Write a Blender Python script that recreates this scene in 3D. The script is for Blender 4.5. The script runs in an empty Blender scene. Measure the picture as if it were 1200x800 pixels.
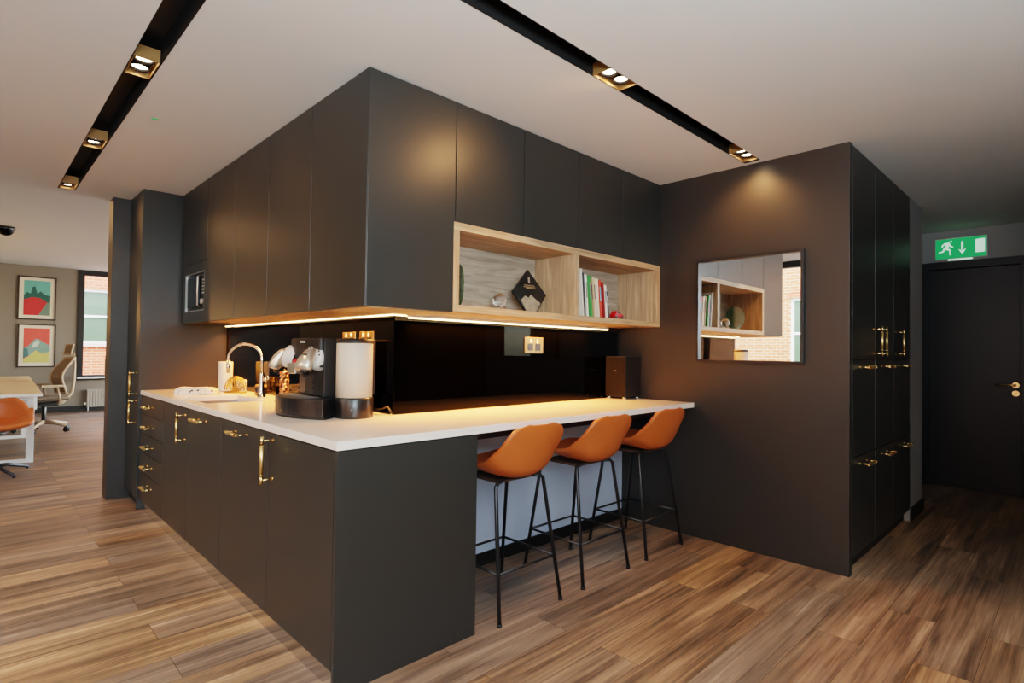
import bpy, bmesh, math, random
from mathutils import Vector, Matrix
random.seed(7)
scn = bpy.context.scene
COL = scn.collection
PI = math.pi

# ------------------------------------------------------------------ helpers
def world_of(o):
    m=o.matrix_basis.copy()
    while o.parent:
        o=o.parent; m=o.matrix_basis @ m
    return m

class MB:
    """collects shapes into one mesh"""
    def __init__(s): s.v = []; s.f = []; s.sm = []; s.mi = []; s.cur = 0
    def add(s, vs, fs, smooth=False):
        n = len(s.v); s.v += [tuple(p) for p in vs]
        for f in fs: s.f.append([i+n for i in f]); s.sm.append(smooth); s.mi.append(s.cur)
        return s
    def box(s, x0, x1, y0, y1, z0, z1):
        vs = [(x,y,z) for x in (x0,x1) for y in (y0,y1) for z in (z0,z1)]
        return s.add(vs, [(0,1,3,2),(4,6,7,5),(0,4,5,1),(2,3,7,6),(0,2,6,4),(1,5,7,3)])
    def obox(s, c, ax, ay, az, hx, hy, hz):
        c=Vector(c); ax=Vector(ax).normalized()*hx; ay=Vector(ay).normalized()*hy; az=Vector(az).normalized()*hz
        vs=[c+ax*i+ay*j+az*k for i in (-1,1) for j in (-1,1) for k in (-1,1)]
        return s.add(vs, [(0,1,3,2),(4,6,7,5),(0,4,5,1),(2,3,7,6),(0,2,6,4),(1,5,7,3)])
    def quad(s, a,b,c,d): return s.add([a,b,c,d], [(0,1,2,3)])
    def cyl(s, p0, p1, r0, r1=None, n=20, caps=True):
        r1 = r0 if r1 is None else r1
        p0=Vector(p0); p1=Vector(p1); d=(p1-p0).normalized()
        a=d.orthogonal().normalized(); b=d.cross(a)
        vs=[]
        for p,r in ((p0,r0),(p1,r1)):
            for i in range(n):
                t=2*PI*i/n; vs.append(p+a*(r*math.cos(t))+b*(r*math.sin(t)))
        fs=[(i,(i+1)%n,n+(i+1)%n,n+i) for i in range(n)]
        s.add(vs,fs,True)
        if caps:
            s.add(vs[:n],[tuple(reversed(range(n)))]); s.add(vs[n:],[tuple(range(n))])
        return s
    def tube(s, pts, r, n=12, closed=False, caps=True):
        P=[Vector(p) for p in pts]; m=len(P); vs=[]; prev=None
        R = r if isinstance(r,(list,tuple)) else [r]*m
        for i,p in enumerate(P):
            if closed: t=(P[(i+1)%m]-P[i-1]).normalized()
            else: t=(P[min(i+1,m-1)]-P[max(i-1,0)]).normalized()
            if prev is None: a=t.orthogonal().normalized()
            else: a=(prev-t*prev.dot(t)).normalized()
            prev=a; b=t.cross(a)
            for k in range(n):
                w=2*PI*k/n; vs.append(p+a*(R[i]*math.cos(w))+b*(R[i]*math.sin(w)))
        fs=[]
        for i in range(m if closed else m-1):
            j=(i+1)%m
            for k in range(n): fs.append((i*n+k,i*n+(k+1)%n,j*n+(k+1)%n,j*n+k))
        s.add(vs,fs,True)
        if caps and not closed:
            s.add(vs[:n],[tuple(reversed(range(n)))]); s.add(vs[-n:],[tuple(range(n))])
        return s
    def lathe(s, prof, c=(0,0,0), n=32, axis=(0,0,1)):
        c=Vector(c); d=Vector(axis).normalized(); a=d.orthogonal().normalized(); b=d.cross(a); vs=[]
        for r,h in prof:
            for k in range(n):
                w=2*PI*k/n; vs.append(c+d*h+a*(r*math.cos(w))+b*(r*math.sin(w)))
        m=len(prof)
        fs=[(i*n+k,i*n+(k+1)%n,(i+1)*n+(k+1)%n,(i+1)*n+k) for i in range(m-1) for k in range(n)]
        return s.add(vs,fs,True)
    def sphere(s, c, r, n=24, m=14):
        return s.lathe([(max(1e-5,r*math.sin(PI*i/m)), -r*math.cos(PI*i/m)) for i in range(m+1)], c, n)
    def prism(s, poly, h0, h1, fn=None, smooth=False):
        """poly of 2-D points extruded from h0 to h1; fn maps (u,v,h) to a point"""
        fn = fn or (lambda u,v,h:(u,v,h)); n=len(poly)
        vs=[fn(u,v,h0) for u,v in poly]+[fn(u,v,h1) for u,v in poly]
        s.add(vs,[(i,(i+1)%n,n+(i+1)%n,n+i) for i in range(n)],smooth)
        s.add(vs,[tuple(reversed(range(n))),tuple(range(n,2*n))])
        return s
    def cells(s, xs, ys, keep, z0, z1):
        """solid slab made of the kept grid cells"""
        K=lambda i,j: 0<=i<len(xs)-1 and 0<=j<len(ys)-1 and keep((xs[i]+xs[i+1])/2,(ys[j]+ys[j+1])/2)
        for i in range(len(xs)-1):
            for j in range(len(ys)-1):
                if not K(i,j): continue
                x0,x1,y0,y1=xs[i],xs[i+1],ys[j],ys[j+1]
                s.quad((x0,y0,z1),(x1,y0,z1),(x1,y1,z1),(x0,y1,z1)); s.quad((x0,y1,z0),(x1,y1,z0),(x1,y0,z0),(x0,y0,z0))
                if not K(i-1,j): s.quad((x0,y1,z0),(x0,y0,z0),(x0,y0,z1),(x0,y1,z1))
                if not K(i+1,j): s.quad((x1,y0,z0),(x1,y1,z0),(x1,y1,z1),(x1,y0,z1))
                if not K(i,j-1): s.quad((x0,y0,z0),(x1,y0,z0),(x1,y0,z1),(x0,y0,z1))
                if not K(i,j+1): s.quad((x1,y1,z0),(x0,y1,z0),(x0,y1,z1),(x1,y1,z1))
        return s
    def build(s, name, mat, parent=None, bevel=0, off=None, merge=True, seg=2):
        me=bpy.data.meshes.new(name)
        bm=bmesh.new(); bvs=[bm.verts.new(p) for p in s.v]
        for f,sm,mi in zip(s.f,s.sm,s.mi):
            try:
                fc=bm.faces.new([bvs[i] for i in f]); fc.smooth=sm; fc.material_index=mi
            except ValueError: pass
        if merge: bmesh.ops.remove_doubles(bm, verts=bm.verts, dist=1e-5)
        bmesh.ops.recalc_face_normals(bm, faces=bm.faces)
        o0 = off
        if o0 is None and parent is not None: o0 = world_of(parent).inverted()
        if o0 is not None: bm.transform(o0)
        bm.to_mesh(me); bm.free()
        for m in (mat if isinstance(mat,(list,tuple)) else [mat]): me.materials.append(m)
        o=bpy.data.objects.new(name, me); COL.objects.link(o)
        if parent: o.parent=parent
        if bevel:
            b=o.modifiers.new('bevel','BEVEL'); b.width=bevel; b.segments=seg; b.limit_method='ANGLE'; b.angle_limit=0.7
        return o

def grid_shell(name, mat, parent, fn, nu, nv, thick, off=None, levels=1):
    mb=MB()
    vs=[fn(-1+2*i/nu, j/nv) for j in range(nv+1) for i in range(nu+1)]
    fs=[(j*(nu+1)+i, j*(nu+1)+i+1, (j+1)*(nu+1)+i+1, (j+1)*(nu+1)+i) for j in range(nv) for i in range(nu)]
    mb.add(vs,fs,True)
    o=mb.build(name,mat,parent,off=off)
    s=o.modifiers.new('solid','SOLIDIFY'); s.thickness=thick; s.offset=0
    if levels:
        u=o.modifiers.new('sub','SUBSURF'); u.levels=levels; u.render_levels=levels
    return o

def spline(keys, t):
    """keys: list of tuples, uniform Catmull-Rom over t in 0..1"""
    n=len(keys)-1; x=min(max(t,0),1)*n; i=min(int(x),n-1); f=x-i
    g=lambda k: keys[min(max(k,0),n)]
    a,b,c,d=g(i-1),g(i),g(i+1),g(i+2)
    return [0.5*(2*q+(r-p)*f+(2*p-5*q+4*r-s_)*f*f+(-p+3*q-3*r+s_)*f**3) for p,q,r,s_ in zip(a,b,c,d)]

def tag(o, label=None, cat=None, group=None, kind=None):
    if label: o['label']=label
    if cat: o['category']=cat
    if group: o['group']=group
    if kind: o['kind']=kind
    return o
def thing(name, loc, label, cat, group=None, rotz=0):
    o=bpy.data.objects.new(name,None); COL.objects.link(o); o.empty_display_size=.1
    o.matrix_basis = Matrix.Translation(loc) @ Matrix.Rotation(rotz,4,'Z')
    return tag(o,label,cat,group)
def struct(o): o['kind']='structure'; return o
def dup(root, loc, label, group=None, rotz=None):
    def cp(o, par):
        c=o.copy(); COL.objects.link(c)
        if par: c.parent=par
        for ch in o.children: cp(ch,c)
        return c
    r=cp(root,None); r.location=loc
    if rotz is not None: r.rotation_euler=(0,0,rotz)
    r['label']=label
    if group: r['group']=group
    return r
def text_part(name, txt, size, mat, parent, M, ext=.0004):
    cu=bpy.data.curves.new(name,'FONT'); cu.body=txt; cu.size=size; cu.extrude=ext; cu.align_x='CENTER'; cu.align_y='CENTER'
    t=bpy.data.objects.new(name,cu); COL.objects.link(t)
    dg=bpy.context.evaluated_depsgraph_get(); me=bpy.data.meshes.new_from_object(t.evaluated_get(dg))
    bpy.data.objects.remove(t); bpy.data.curves.remove(cu)
    me.transform(world_of(parent).inverted() @ M); me.materials.clear(); me.materials.append(mat)
    o=bpy.data.objects.new(name,me); COL.objects.link(o); o.parent=parent
    return o
def frame_matrix(o, ex, ey):
    ex=Vector(ex).normalized(); ey=Vector(ey).normalized(); ez=ex.cross(ey)
    return Matrix(((ex.x,ey.x,ez.x,o[0]),(ex.y,ey.y,ez.y,o[1]),(ex.z,ey.z,ez.z,o[2]),(0,0,0,1)))

# ------------------------------------------------------------------ materials
def srgb(r,g,b):
    f=lambda c:(c/255/12.92) if c/255<=.04045 else ((c/255+.055)/1.055)**2.4
    return (f(r),f(g),f(b),1)
class Nodes:
    def __init__(s,name):
        s.m=bpy.data.materials.new(name); s.m.use_nodes=True; s.t=s.m.node_tree
        s.b=s.t.nodes['Principled BSDF']
    def n(s,typ,**kw):
        x=s.t.nodes.new(typ)
        for k,v in kw.items():
            if k in x.inputs: x.inputs[k].default_value=v
            else: setattr(x,k,v)
        return x
    def l(s,a,b): s.t.links.new(a,b)
def mat(name, col, rough=.5, metal=0, noise=.08, nscale=30, bump=0, coat=0, trans=0, ior=1.5, emit=None, estr=0, rnoise=.06, spec=None):
    N=Nodes(name); b=N.b
    b.inputs['Roughness'].default_value=rough; b.inputs['Metallic'].default_value=metal
    b.inputs['Coat Weight'].default_value=coat; b.inputs['Transmission Weight'].default_value=trans; b.inputs['IOR'].default_value=ior
    if spec is not None: b.inputs['Specular IOR Level'].default_value=spec
    tc=N.n('ShaderNodeTexCoord'); ns=N.n('ShaderNodeTexNoise',Scale=nscale,Detail=4.0); N.l(tc.outputs['Object'],ns.inputs['Vector'])
    mx=N.n('ShaderNodeMix',data_type='RGBA'); mx.inputs[6].default_value=tuple(c*(1-noise) for c in col[:3])+(1,); mx.inputs[7].default_value=tuple(min(1,c*(1+noise)) for c in col[:3])+(1,)
    N.l(ns.outputs['Fac'],mx.inputs[0]); N.l(mx.outputs[2],b.inputs['Base Color'])
    if rnoise and rough>0.02:
        mr=N.n('ShaderNodeMapRange'); mr.inputs[3].default_value=max(0,rough*(1-rnoise)); mr.inputs[4].default_value=min(1,rough*(1+rnoise))
        N.l(ns.outputs['Fac'],mr.inputs[0]); N.l(mr.outputs[0],b.inputs['Roughness'])
    if bump:
        bp=N.n('ShaderNodeBump',Strength=bump,Distance=.002); N.l(ns.outputs['Fac'],bp.inputs['Height']); N.l(bp.outputs[0],b.inputs['Normal'])
    if emit:
        b.inputs['Emission Color'].default_value=emit; b.inputs['Emission Strength'].default_value=estr
    return N.m
def mat_floor():
    N=Nodes('plank floor'); b=N.b
    tc=N.n('ShaderNodeTexCoord')
    br=N.n('ShaderNodeTexBrick',offset=.37,offset_frequency=2,squash=1.0)
    br.inputs['Scale'].default_value=1; br.inputs['Brick Width'].default_value=1.35; br.inputs['Row Height'].default_value=.19
    br.inputs['Mortar Size'].default_value=.0012; br.inputs['Mortar Smooth'].default_value=.1; br.inputs['Bias'].default_value=0
    br.inputs['Color1'].default_value=(0,0,0,1); br.inputs['Color2'].default_value=(1,1,1,1); br.inputs['Mortar'].default_value=(.5,.5,.5,1)
    mp0=N.n('ShaderNodeMapping'); mp0.inputs['Location'].default_value=(.35,.06,0)
    N.l(tc.outputs['Object'],mp0.inputs['Vector']); N.l(mp0.outputs[0],br.inputs['Vector'])
    # per plank offset of the grain
    ml=N.n('ShaderNodeVectorMath',operation='MULTIPLY'); ml.inputs[1].default_value=(7.3,11.1,5.7); N.l(br.outputs['Color'],ml.inputs[0])
    ad=N.n('ShaderNodeVectorMath',operation='ADD'); N.l(tc.outputs['Object'],ad.inputs[0]); N.l(ml.outputs[0],ad.inputs[1])
    mp=N.n('ShaderNodeMapping'); mp.inputs['Scale'].default_value=(.85,15,1); N.l(ad.outputs[0],mp.inputs['Vector'])
    n1=N.n('ShaderNodeTexNoise',Scale=1.0,Detail=7.0,Roughness=.6,Distortion=.55); N.l(mp.outputs[0],n1.inputs['Vector'])
    mp2=N.n('ShaderNodeMapping'); mp2.inputs['Scale'].default_value=(2.2,80,1); N.l(ad.outputs[0],mp2.inputs['Vector'])
    n2=N.n('ShaderNodeTexNoise',Scale=1.0,Detail=4.0,Roughness=.6,Distortion=.4); N.l(mp2.outputs[0],n2.inputs['Vector'])
    cr=N.n('ShaderNodeValToRGB'); e=cr.color_ramp.elements
    e[0].position=.29; e[0].color=srgb(48,39,31); e[1].position=.72; e[1].color=srgb(204,168,126)
    k=cr.color_ramp.elements.new(.44); k.color=srgb(114,84,58); k=cr.color_ramp.elements.new(.58); k.color=srgb(158,120,84)
    mx0=N.n('ShaderNodeMix',data_type='FLOAT'); mx0.inputs[0].default_value=.36; N.l(n1.outputs['Fac'],mx0.inputs[2]); N.l(n2.outputs['Fac'],mx0.inputs[3])
    n3=N.n('ShaderNodeTexNoise',Scale=1.1,Detail=3.0,Roughness=.55,Distortion=.3); mp3=N.n('ShaderNodeMapping'); mp3.inputs['Scale'].default_value=(.8,3.2,1); N.l(ad.outputs[0],mp3.inputs['Vector']); N.l(mp3.outputs[0],n3.inputs['Vector'])
    sb=N.n('ShaderNodeMath',operation='MULTIPLY_ADD'); sb.inputs[1].default_value=.42; sb.inputs[2].default_value=-.22; N.l(n3.outputs['Fac'],sb.inputs[0])
    sm_=N.n('ShaderNodeMath',operation='ADD'); N.l(mx0.outputs[0],sm_.inputs[0]); N.l(sb.outputs[0],sm_.inputs[1]); N.l(sm_.outputs[0],cr.inputs[0])
    hs=N.n('ShaderNodeHueSaturation'); N.l(cr.outputs[0],hs.inputs['Color'])
    mr=N.n('ShaderNodeMapRange'); mr.inputs[3].default_value=.66; mr.inputs[4].default_value=1.14; N.l(br.outputs['Color'],mr.inputs[0]); N.l(mr.outputs[0],hs.inputs['Value'])
    mr2=N.n('ShaderNodeMapRange'); mr2.inputs[3].default_value=.7; mr2.inputs[4].default_value=1.0; N.l(br.outputs['Color'],mr2.inputs[0]); N.l(mr2.outputs[0],hs.inputs['Saturation'])
    dk=N.n('ShaderNodeMix',data_type='RGBA'); N.l(br.outputs['Fac'],dk.inputs[0]); N.l(hs.outputs[0],dk.inputs[6]); dk.inputs[7].default_value=srgb(50,38,28)
    N.l(dk.outputs[2],b.inputs['Base Color'])
    rr=N.n('ShaderNodeMapRange'); rr.inputs[3].default_value=.36; rr.inputs[4].default_value=.52; N.l(n1.outputs['Fac'],rr.inputs[0]); N.l(rr.outputs[0],b.inputs['Roughness'])
    bp=N.n('ShaderNodeBump',Strength=.15,Distance=.001); N.l(n2.outputs['Fac'],bp.inputs['Height']); N.l(bp.outputs[0],b.inputs['Normal'])
    return N.m
def mat_wood(name, dark, mid, light, scale=(3,30,30), rough=.5):
    N=Nodes(name); b=N.b; tc=N.n('ShaderNodeTexCoord'); mp=N.n('ShaderNodeMapping'); mp.inputs['Scale'].default_value=scale
    N.l(tc.outputs['Object'],mp.inputs['Vector'])
    n1=N.n('ShaderNodeTexNoise',Scale=1.0,Detail=6.0,Roughness=.6,Distortion=1.2); N.l(mp.outputs[0],n1.inputs['Vector'])
    cr=N.n('ShaderNodeValToRGB'); e=cr.color_ramp.elements
    e[0].position=.3; e[0].color=dark; e[1].position=.72; e[1].color=light; k=cr.color_ramp.elements.new(.5); k.color=mid
    N.l(n1.outputs['Fac'],cr.inputs[0]); N.l(cr.outputs[0],b.inputs['Base Color']); b.inputs['Roughness'].default_value=rough
    bp=N.n('ShaderNodeBump',Strength=.1,Distance=.001); N.l(n1.outputs['Fac'],bp.inputs['Height']); N.l(bp.outputs[0],b.inputs['Normal'])
    return N.m
def mat_brick(name, c1, c2, mortar, axis='X'):
    N=Nodes(name); b=N.b; tc=N.n('ShaderNodeTexCoord'); sp=N.n('ShaderNodeSeparateXYZ'); cb=N.n('ShaderNodeCombineXYZ')
    N.l(tc.outputs['Object'],sp.inputs[0]); N.l(sp.outputs[axis],cb.inputs['X']); N.l(sp.outputs['Z'],cb.inputs['Y'])
    br=N.n('ShaderNodeTexBrick'); br.inputs['Scale'].default_value=1; br.inputs['Brick Width'].default_value=.225; br.inputs['Row Height'].default_value=.075
    br.inputs['Mortar Size'].default_value=.008; br.inputs['Color1'].default_value=c1; br.inputs['Color2'].default_value=c2; br.inputs['Mortar'].default_value=mortar
    N.l(cb.outputs[0],br.inputs['Vector']); N.l(br.outputs['Color'],b.inputs['Base Color']); b.inputs['Roughness'].default_value=.85
    return N.m
def mat_knurl(name, col):
    N=Nodes(name); b=N.b; b.inputs['Base Color'].default_value=col; b.inputs['Metallic'].default_value=1; b.inputs['Roughness'].default_value=.32
    tc=N.n('ShaderNodeTexCoord'); w=N.n('ShaderNodeTexWave',Scale=120.0,Distortion=.0); w.bands_direction='DIAGONAL'
    N.l(tc.outputs['Object'],w.inputs['Vector']); bp=N.n('ShaderNodeBump',Strength=.3,Distance=.0006); N.l(w.outputs['Fac'],bp.inputs['Height']); N.l(bp.outputs[0],b.inputs['Normal'])
    return N.m
M={}
M['floor']=mat_floor()
M['char']=mat('charcoal cabinet lacquer',srgb(41,42,40),.36,noise=.05,nscale=3)
M['charwall']=mat('charcoal wall board',srgb(42,39,36),.42,noise=.05,nscale=3)
M['dark']=mat('black lining board',srgb(18,17,16),.6)  # plain black of the ceiling slots and the board behind the door
M['carcass']=mat('cabinet carcass',srgb(26,25,23),.6)
M['ceil']=mat('ceiling paint',srgb(203,205,201),.9,noise=.015,nscale=2)
M['wallgrey']=mat('warm grey wall paint',srgb(122,115,105),.85,noise=.03,nscale=4)
M['wallpale']=mat('pale grey corridor paint',srgb(140,140,138),.8,noise=.03,nscale=4)
M['panelgrey']=mat('pale blue grey panel',srgb(186,198,214),.6,noise=.03,nscale=5)
M['blackdoor']=mat('black door paint',srgb(7,9,13),.42,noise=.1,nscale=20,bump=.15,spec=.35)
M['skirt']=mat('black skirting',srgb(16,16,17),.5)
M['quartz']=mat('white quartz',srgb(228,224,216),.16,noise=.02,nscale=60)
M['glass_black']=mat('black glass',srgb(1,1,1),.015,noise=.0,rnoise=0,ior=1.24,spec=.35)
M['brass']=mat('satin brass',(.83,.60,.27,1),.26,1,noise=.05,nscale=80)
M['platebrass']=mat('aged brass plate',(.42,.27,.12,1),.35,1,noise=.05,nscale=80)
M['fangold']=mat('dull gold',(.50,.31,.09,1),.38,1,noise=.05,nscale=80)
M['knurl']=mat_knurl('knurled brass',(.80,.57,.25,1))
M['chrome']=mat('chrome',(.82,.80,.78,1),.07,1,noise=.01,rnoise=0)
M['steel']=mat('brushed steel',(.62,.60,.57,1),.3,1,noise=.06,nscale=90)
M['plinth']=mat('brushed metal plinth',(.66,.68,.70,1),.17,1,noise=.05,nscale=60)
M['oak']=mat_wood('grey oak',srgb(140,112,84),srgb(174,142,108),srgb(202,172,138),(2.2,34,34))
M['oakv']=mat_wood('grey oak upright',srgb(140,112,84),srgb(174,142,108),srgb(202,172,138),(34,34,2.2))
M['oakb']=mat_wood('grey oak back board',srgb(126,114,98),srgb(160,146,128),srgb(186,172,152),(2.5,30,26))
M['oakedge']=mat_wood('oak edging',srgb(150,118,82),srgb(176,142,102),srgb(198,164,122),(3,40,40))
M['leather']=mat('cognac leather',srgb(178,88,38),.42,noise=.1,nscale=40,bump=.12)
M['seam']=mat('leather seam',srgb(158,76,34),.5)
M['blackmetal']=mat('black powder coated steel',srgb(24,24,26),.4,noise=.08)
M['under']=mat('brown seat underside',srgb(64,44,32),.6)
M['blackplastic']=mat('black plastic',srgb(20,20,21),.28,noise=.06)
M['blackplasticm']=mat('matt black plastic',srgb(15,14,14),.5,noise=.06)
M['silver']=mat('silver plastic',(.72,.66,.56,1),.28,.85,noise=.03)
M['pearl']=mat('pearl white plastic',srgb(200,198,192),.25)
M['tank']=mat('frosted water tank',srgb(214,206,188),.34,trans=.2,ior=1.25,noise=.06,nscale=9)
M['red']=mat('red plastic',srgb(190,20,24),.3)
M['white']=mat('white plastic',srgb(232,231,226),.45)
M['paper']=mat('white paper',srgb(225,225,220),.8)
M['chromedark']=mat('dark glass jar',srgb(40,36,32),.08,spec=.8)
M['copper']=mat('copper foil',(.75,.40,.28,1),.3,1)
M['crystal']=mat('crystal glass',(1,1,1,1),.02,trans=1,ior=1.5,noise=0,rnoise=0)
M['greenglass']=mat('green tinted glass',srgb(96,140,112),.04,trans=.8,ior=1.48,noise=0,rnoise=0)
M['mirror']=mat('mirror silver',(.88,.9,.9,1),.004,1,noise=0,rnoise=0)
M['exitgreen']=mat('lit green sign',srgb(0,140,75),.4,emit=srgb(20,176,96),estr=.55)
M['exitwhite']=mat('lit white pictogram',srgb(220,240,225),.4,emit=srgb(205,245,222),estr=.75)
M['lamp']=mat('lit lamp',(1,.9,.7,1),.4,emit=(1,.78,.50,1),estr=28)
M['led']=mat('warm led strip',(1,.9,.7,1),.4,emit=(1,.60,.25,1),estr=16)
M['beige']=mat('beige chair plastic',srgb(158,136,110),.45)
M['mesh']=mat('taupe mesh fabric',srgb(112,98,82),.8,bump=.4,nscale=200)
M['desk']=mat('pale desk laminate',srgb(214,186,138),.4,noise=.03)
M['deskwhite']=mat('white desk steel',srgb(222,221,216),.4)
M['radiator']=mat('radiator enamel',srgb(150,143,132),.5)
M['brick']=mat_brick('sunlit brick',srgb(206,130,78),srgb(184,108,64),srgb(206,180,142),'Y')
M['brickx']=mat_brick('red brick',srgb(206,108,70),srgb(184,90,58),srgb(206,160,124),'X')
M['roadgrey']=mat('pale stone',srgb(196,186,172),.8)
def window_glass():
    N=Nodes('window pane'); b=N.b
    t=N.n('ShaderNodeBsdfTransparent'); g=N.n('ShaderNodeBsdfGlossy',Roughness=.02); m=N.n('ShaderNodeMixShader'); m.inputs[0].default_value=.06
    N.l(t.outputs[0],m.inputs[1]); N.l(g.outputs[0],m.inputs[2]); N.l(m.outputs[0],N.t.nodes['Material Output'].inputs['Surface'])
    return N.m
M['pane']=window_glass()
M['greenpane']=mat('greenish far window glass',srgb(84,104,80),.35)

# ------------------------------------------------------------------ dimensions (metres)
H=.92; TK=.033; HC=2.491; HH=2.735
R=2.645; UX=.259; UY=.275; UB=1.4475; SB=1.893
BY=-.949; G=.618; T=3.225; DX=5.87; YF=11.68

# ------------------------------------------------------------------ room shell
XW=-3.0; YB=-5.2; YR=-2.08
struct(MB().box(XW-.1,6.1,YB-.1,YF+.1,-.05,0).build('floor',M['floor']))
mb=MB()
xs=[-1.4,-.495,-.385,2.6,6.1]; ys=[YB-.1,-.46,-.36,3.70,3.89]
def ckeep(x,y):
    if -.495<x<-.385 and -.46<y<3.70: return False
    if -.385<x<2.6 and -.46<y<-.36: return False
    return True
mb.cells(xs,ys,ckeep,HC,HC+.03)
mb.box(-1.4,6.1,3.86,3.89,HC+.03,HH+.02); mb.box(-1.4,-1.37,YB-.1,3.86,HC+.03,HH+.02)
mb.box(XW-.1,6.1,3.89,YF+.1,HH,HH+.05); mb.box(XW-.1,-1.4,YB-.1,3.89,HH,HH+.05)
mb.box(-1.37,6.1,YB-.1,3.86,HH+.02,HH+.05)
struct(mb.build('ceiling',M['ceil']))
# window wall on the camera's left, outside the frame but seen in the mirror
def holed_wall(fn, u0,u1,z0,z1, holes, t0,t1):
    us=sorted({u0,u1,*[h[0] for h in holes],*[h[1] for h in holes]}); zs=sorted({z0,z1,*[h[2] for h in holes],*[h[3] for h in holes]})
    m=MB(); m.cells(us,zs,lambda u,z: not any(h[0]<u<h[1] and h[2]<z<h[3] for h in holes),t0,t1)
    m.v=[fn(*p) for p in m.v]; return m
WL=[(-4.6,-3.0,.62,2.735),(-2.4,-.6,.62,2.735),(.2,2.35,.62,2.735)]
struct(holed_wall(lambda u,z,t:(t,u,z),YB,YF,0,HH,WL,XW-.12,XW).build('wall_left',M['wallgrey']))
WF=[(.53,2.3,.60,2.735)]
struct(holed_wall(lambda u,z,t:(u,t,z),XW,6.1,0,HH,WF,YF,YF+.12).build('wall_far',M['wallgrey']))
WB=[(-2.6,-.6,.62,2.45)]
struct(holed_wall(lambda u,z,t:(u,t,z),XW,6.1,0,HH,WB,YB-.12,YB).build('wall_back',M['wallgrey']))
struct(MB().box(2.25,6.1,YR-.1,YR,0,HC).build('wall_corridor',M['wallpale']))
struct(MB().box(2.25,2.35,YB,YR-.1,0,HC).build('wall_side',M['wallpale']))
# dividing core behind the kitchen: left wing (behind the glass) and the bar nib
struct(MB().box(G+.012,4.0,.63,3.86,0,HC).build('wall_core',M['carcass']))
struct(MB().box(.68,R,.592,.628,0,H-TK-.002).build('wall_bar',M['panelgrey']))
struct(MB().box(.68,R,.580,.591,0,.075).build('baseboard_bar',M['skirt'],bevel=.002))
struct(MB().box(-.133,.62,3.70,3.885,0,HC).build('wall_column',M['charwall'],bevel=.002))
struct(MB().box(R,R+.052,BY,.628,0,HC).build('wall_right',M['charwall'],bevel=.0015))
struct(MB().box(4.225,4.68,BY+.002,.10,0,HC).build('wall_nib',M['wallpale']))
struct(MB().box(4.2245,4.692,BY-.011,BY+.0015,0,.10).build('baseboard_nib',M['skirt'],bevel=.002))
struct(MB().box(4.69,DX,.9,1.0,0,HC).build('wall_lobby',M['wallpale']))
struct(MB().box(DX+.125,DX+.145,-1.62,-.66,0,HC).build('door_light_stop',M['dark']))  # unseen board added behind the door to stop light leaking under it
# the wall with the exit door
d0,d1=-1.48,-.80
struct(holed_wall(lambda u,z,t:(t,u,z),YR,1.0,0,HC,[(d0-.06,d1+.06,0,2.175)],DX,DX+.12).build('wall_end',M['wallpale']))
m=MB(); m.box(DX-.02,DX+.10,d1+.002,d1+.06,0,2.185); m.box(DX-.02,DX+.10,d0-.06,d0-.002,0,2.185); m.box(DX-.02,DX+.10,d0-.002,d1+.002,2.115,2.185)
dr=MB().box(DX+.02,DX+.065,d0,d1,.006,2.112).build('door_1',M['blackdoor'],bevel=.002); struct(dr)
struct(m.build('door_frame',M['blackdoor'],dr,bevel=.003))
m=MB(); m.cyl((DX+.02,-1.445,1.01),(DX+.008,-1.445,1.01),.026); m.cyl((DX+.01,-1.445,1.01),(DX-.04,-1.445,1.01),.010); m.tube([(DX-.038,-1.45,1.01),(DX-.042,-1.43,1.01),(DX-.042,-1.31,1.012)],.0095)
struct(m.build('door_handle',M['brass'],dr))
m=MB(); m.cyl((DX+.02,-1.445,.935),(DX+.008,-1.445,.935),.026); m.box(DX-.012,DX+.01,-1.451,-1.439,.920,.950)
struct(m.build('door_thumb_turn',M['brass'],dr))
# far skirting
struct(MB().box(XW,4,YF-.018,YF-.001,0,.11).build('baseboard_far',M['skirt']))
# windows
def window(name, axis, a0,a1,z0,z1,pos,sgn,splits,hbars):
    """frame across the opening; pos = wall face, sgn = direction outwards"""
    fr=MB(); w=.095
    P=(lambda u0,u1,t0,t1,q0,q1:(min(t0,t1),max(t0,t1),u0,u1,q0,q1)) if axis=='X' else (lambda u0,u1,t0,t1,q0,q1:(u0,u1,min(t0,t1),max(t0,t1),q0,q1))
    t0,t1=pos-sgn*.03,pos+sgn*.09
    fr.box(*P(a0,a0+w,t0,t1,z0,z1)); fr.box(*P(a1-w,a1,t0,t1,z0,z1)); fr.box(*P(a0+w,a1-w,t0,t1,z1-.10,z1)); fr.box(*P(a0+w,a1-w,t0,t1,z0,z0+.10))
    for u in splits: fr.box(*P(u-.03,u+.03,t0,t1,z0+.1,z1-.10))
    for z in hbars: fr.box(*P(a0+w,a1-w,t0,t1,z-.02,z+.02))
    o=struct(fr.build(name,M['skirt'],bevel=.003))
    g=MB().box(*P(a0+w,a1-w,pos+sgn*.045,pos+sgn*.05,z0+.1,z1-.1)).build('window_pane',M['pane'],o)
    struct(g)
    return o
for i,(a0,a1,z0,z1) in enumerate(WL): window('window_%d'%(i+1),'X',a0,a1,z0,z1,XW,-1,[(a0+a1)/2] if i!=2 else [],[])
for i,(a0,a1,z0,z1) in enumerate(WB): window('window_%d'%(i+7),'Y',a0,a1,z0,z1,YB,-1,[(a0+a1)/2],[])
wf=window('window_6','Y',.53,2.3,.60,2.735,YF,1,[1.45],[])
struct(MB().box(.53,2.3,YF-.16,YF-.035,.635,.665).build('window_sill',M['white'],wf,bevel=.004))

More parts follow.
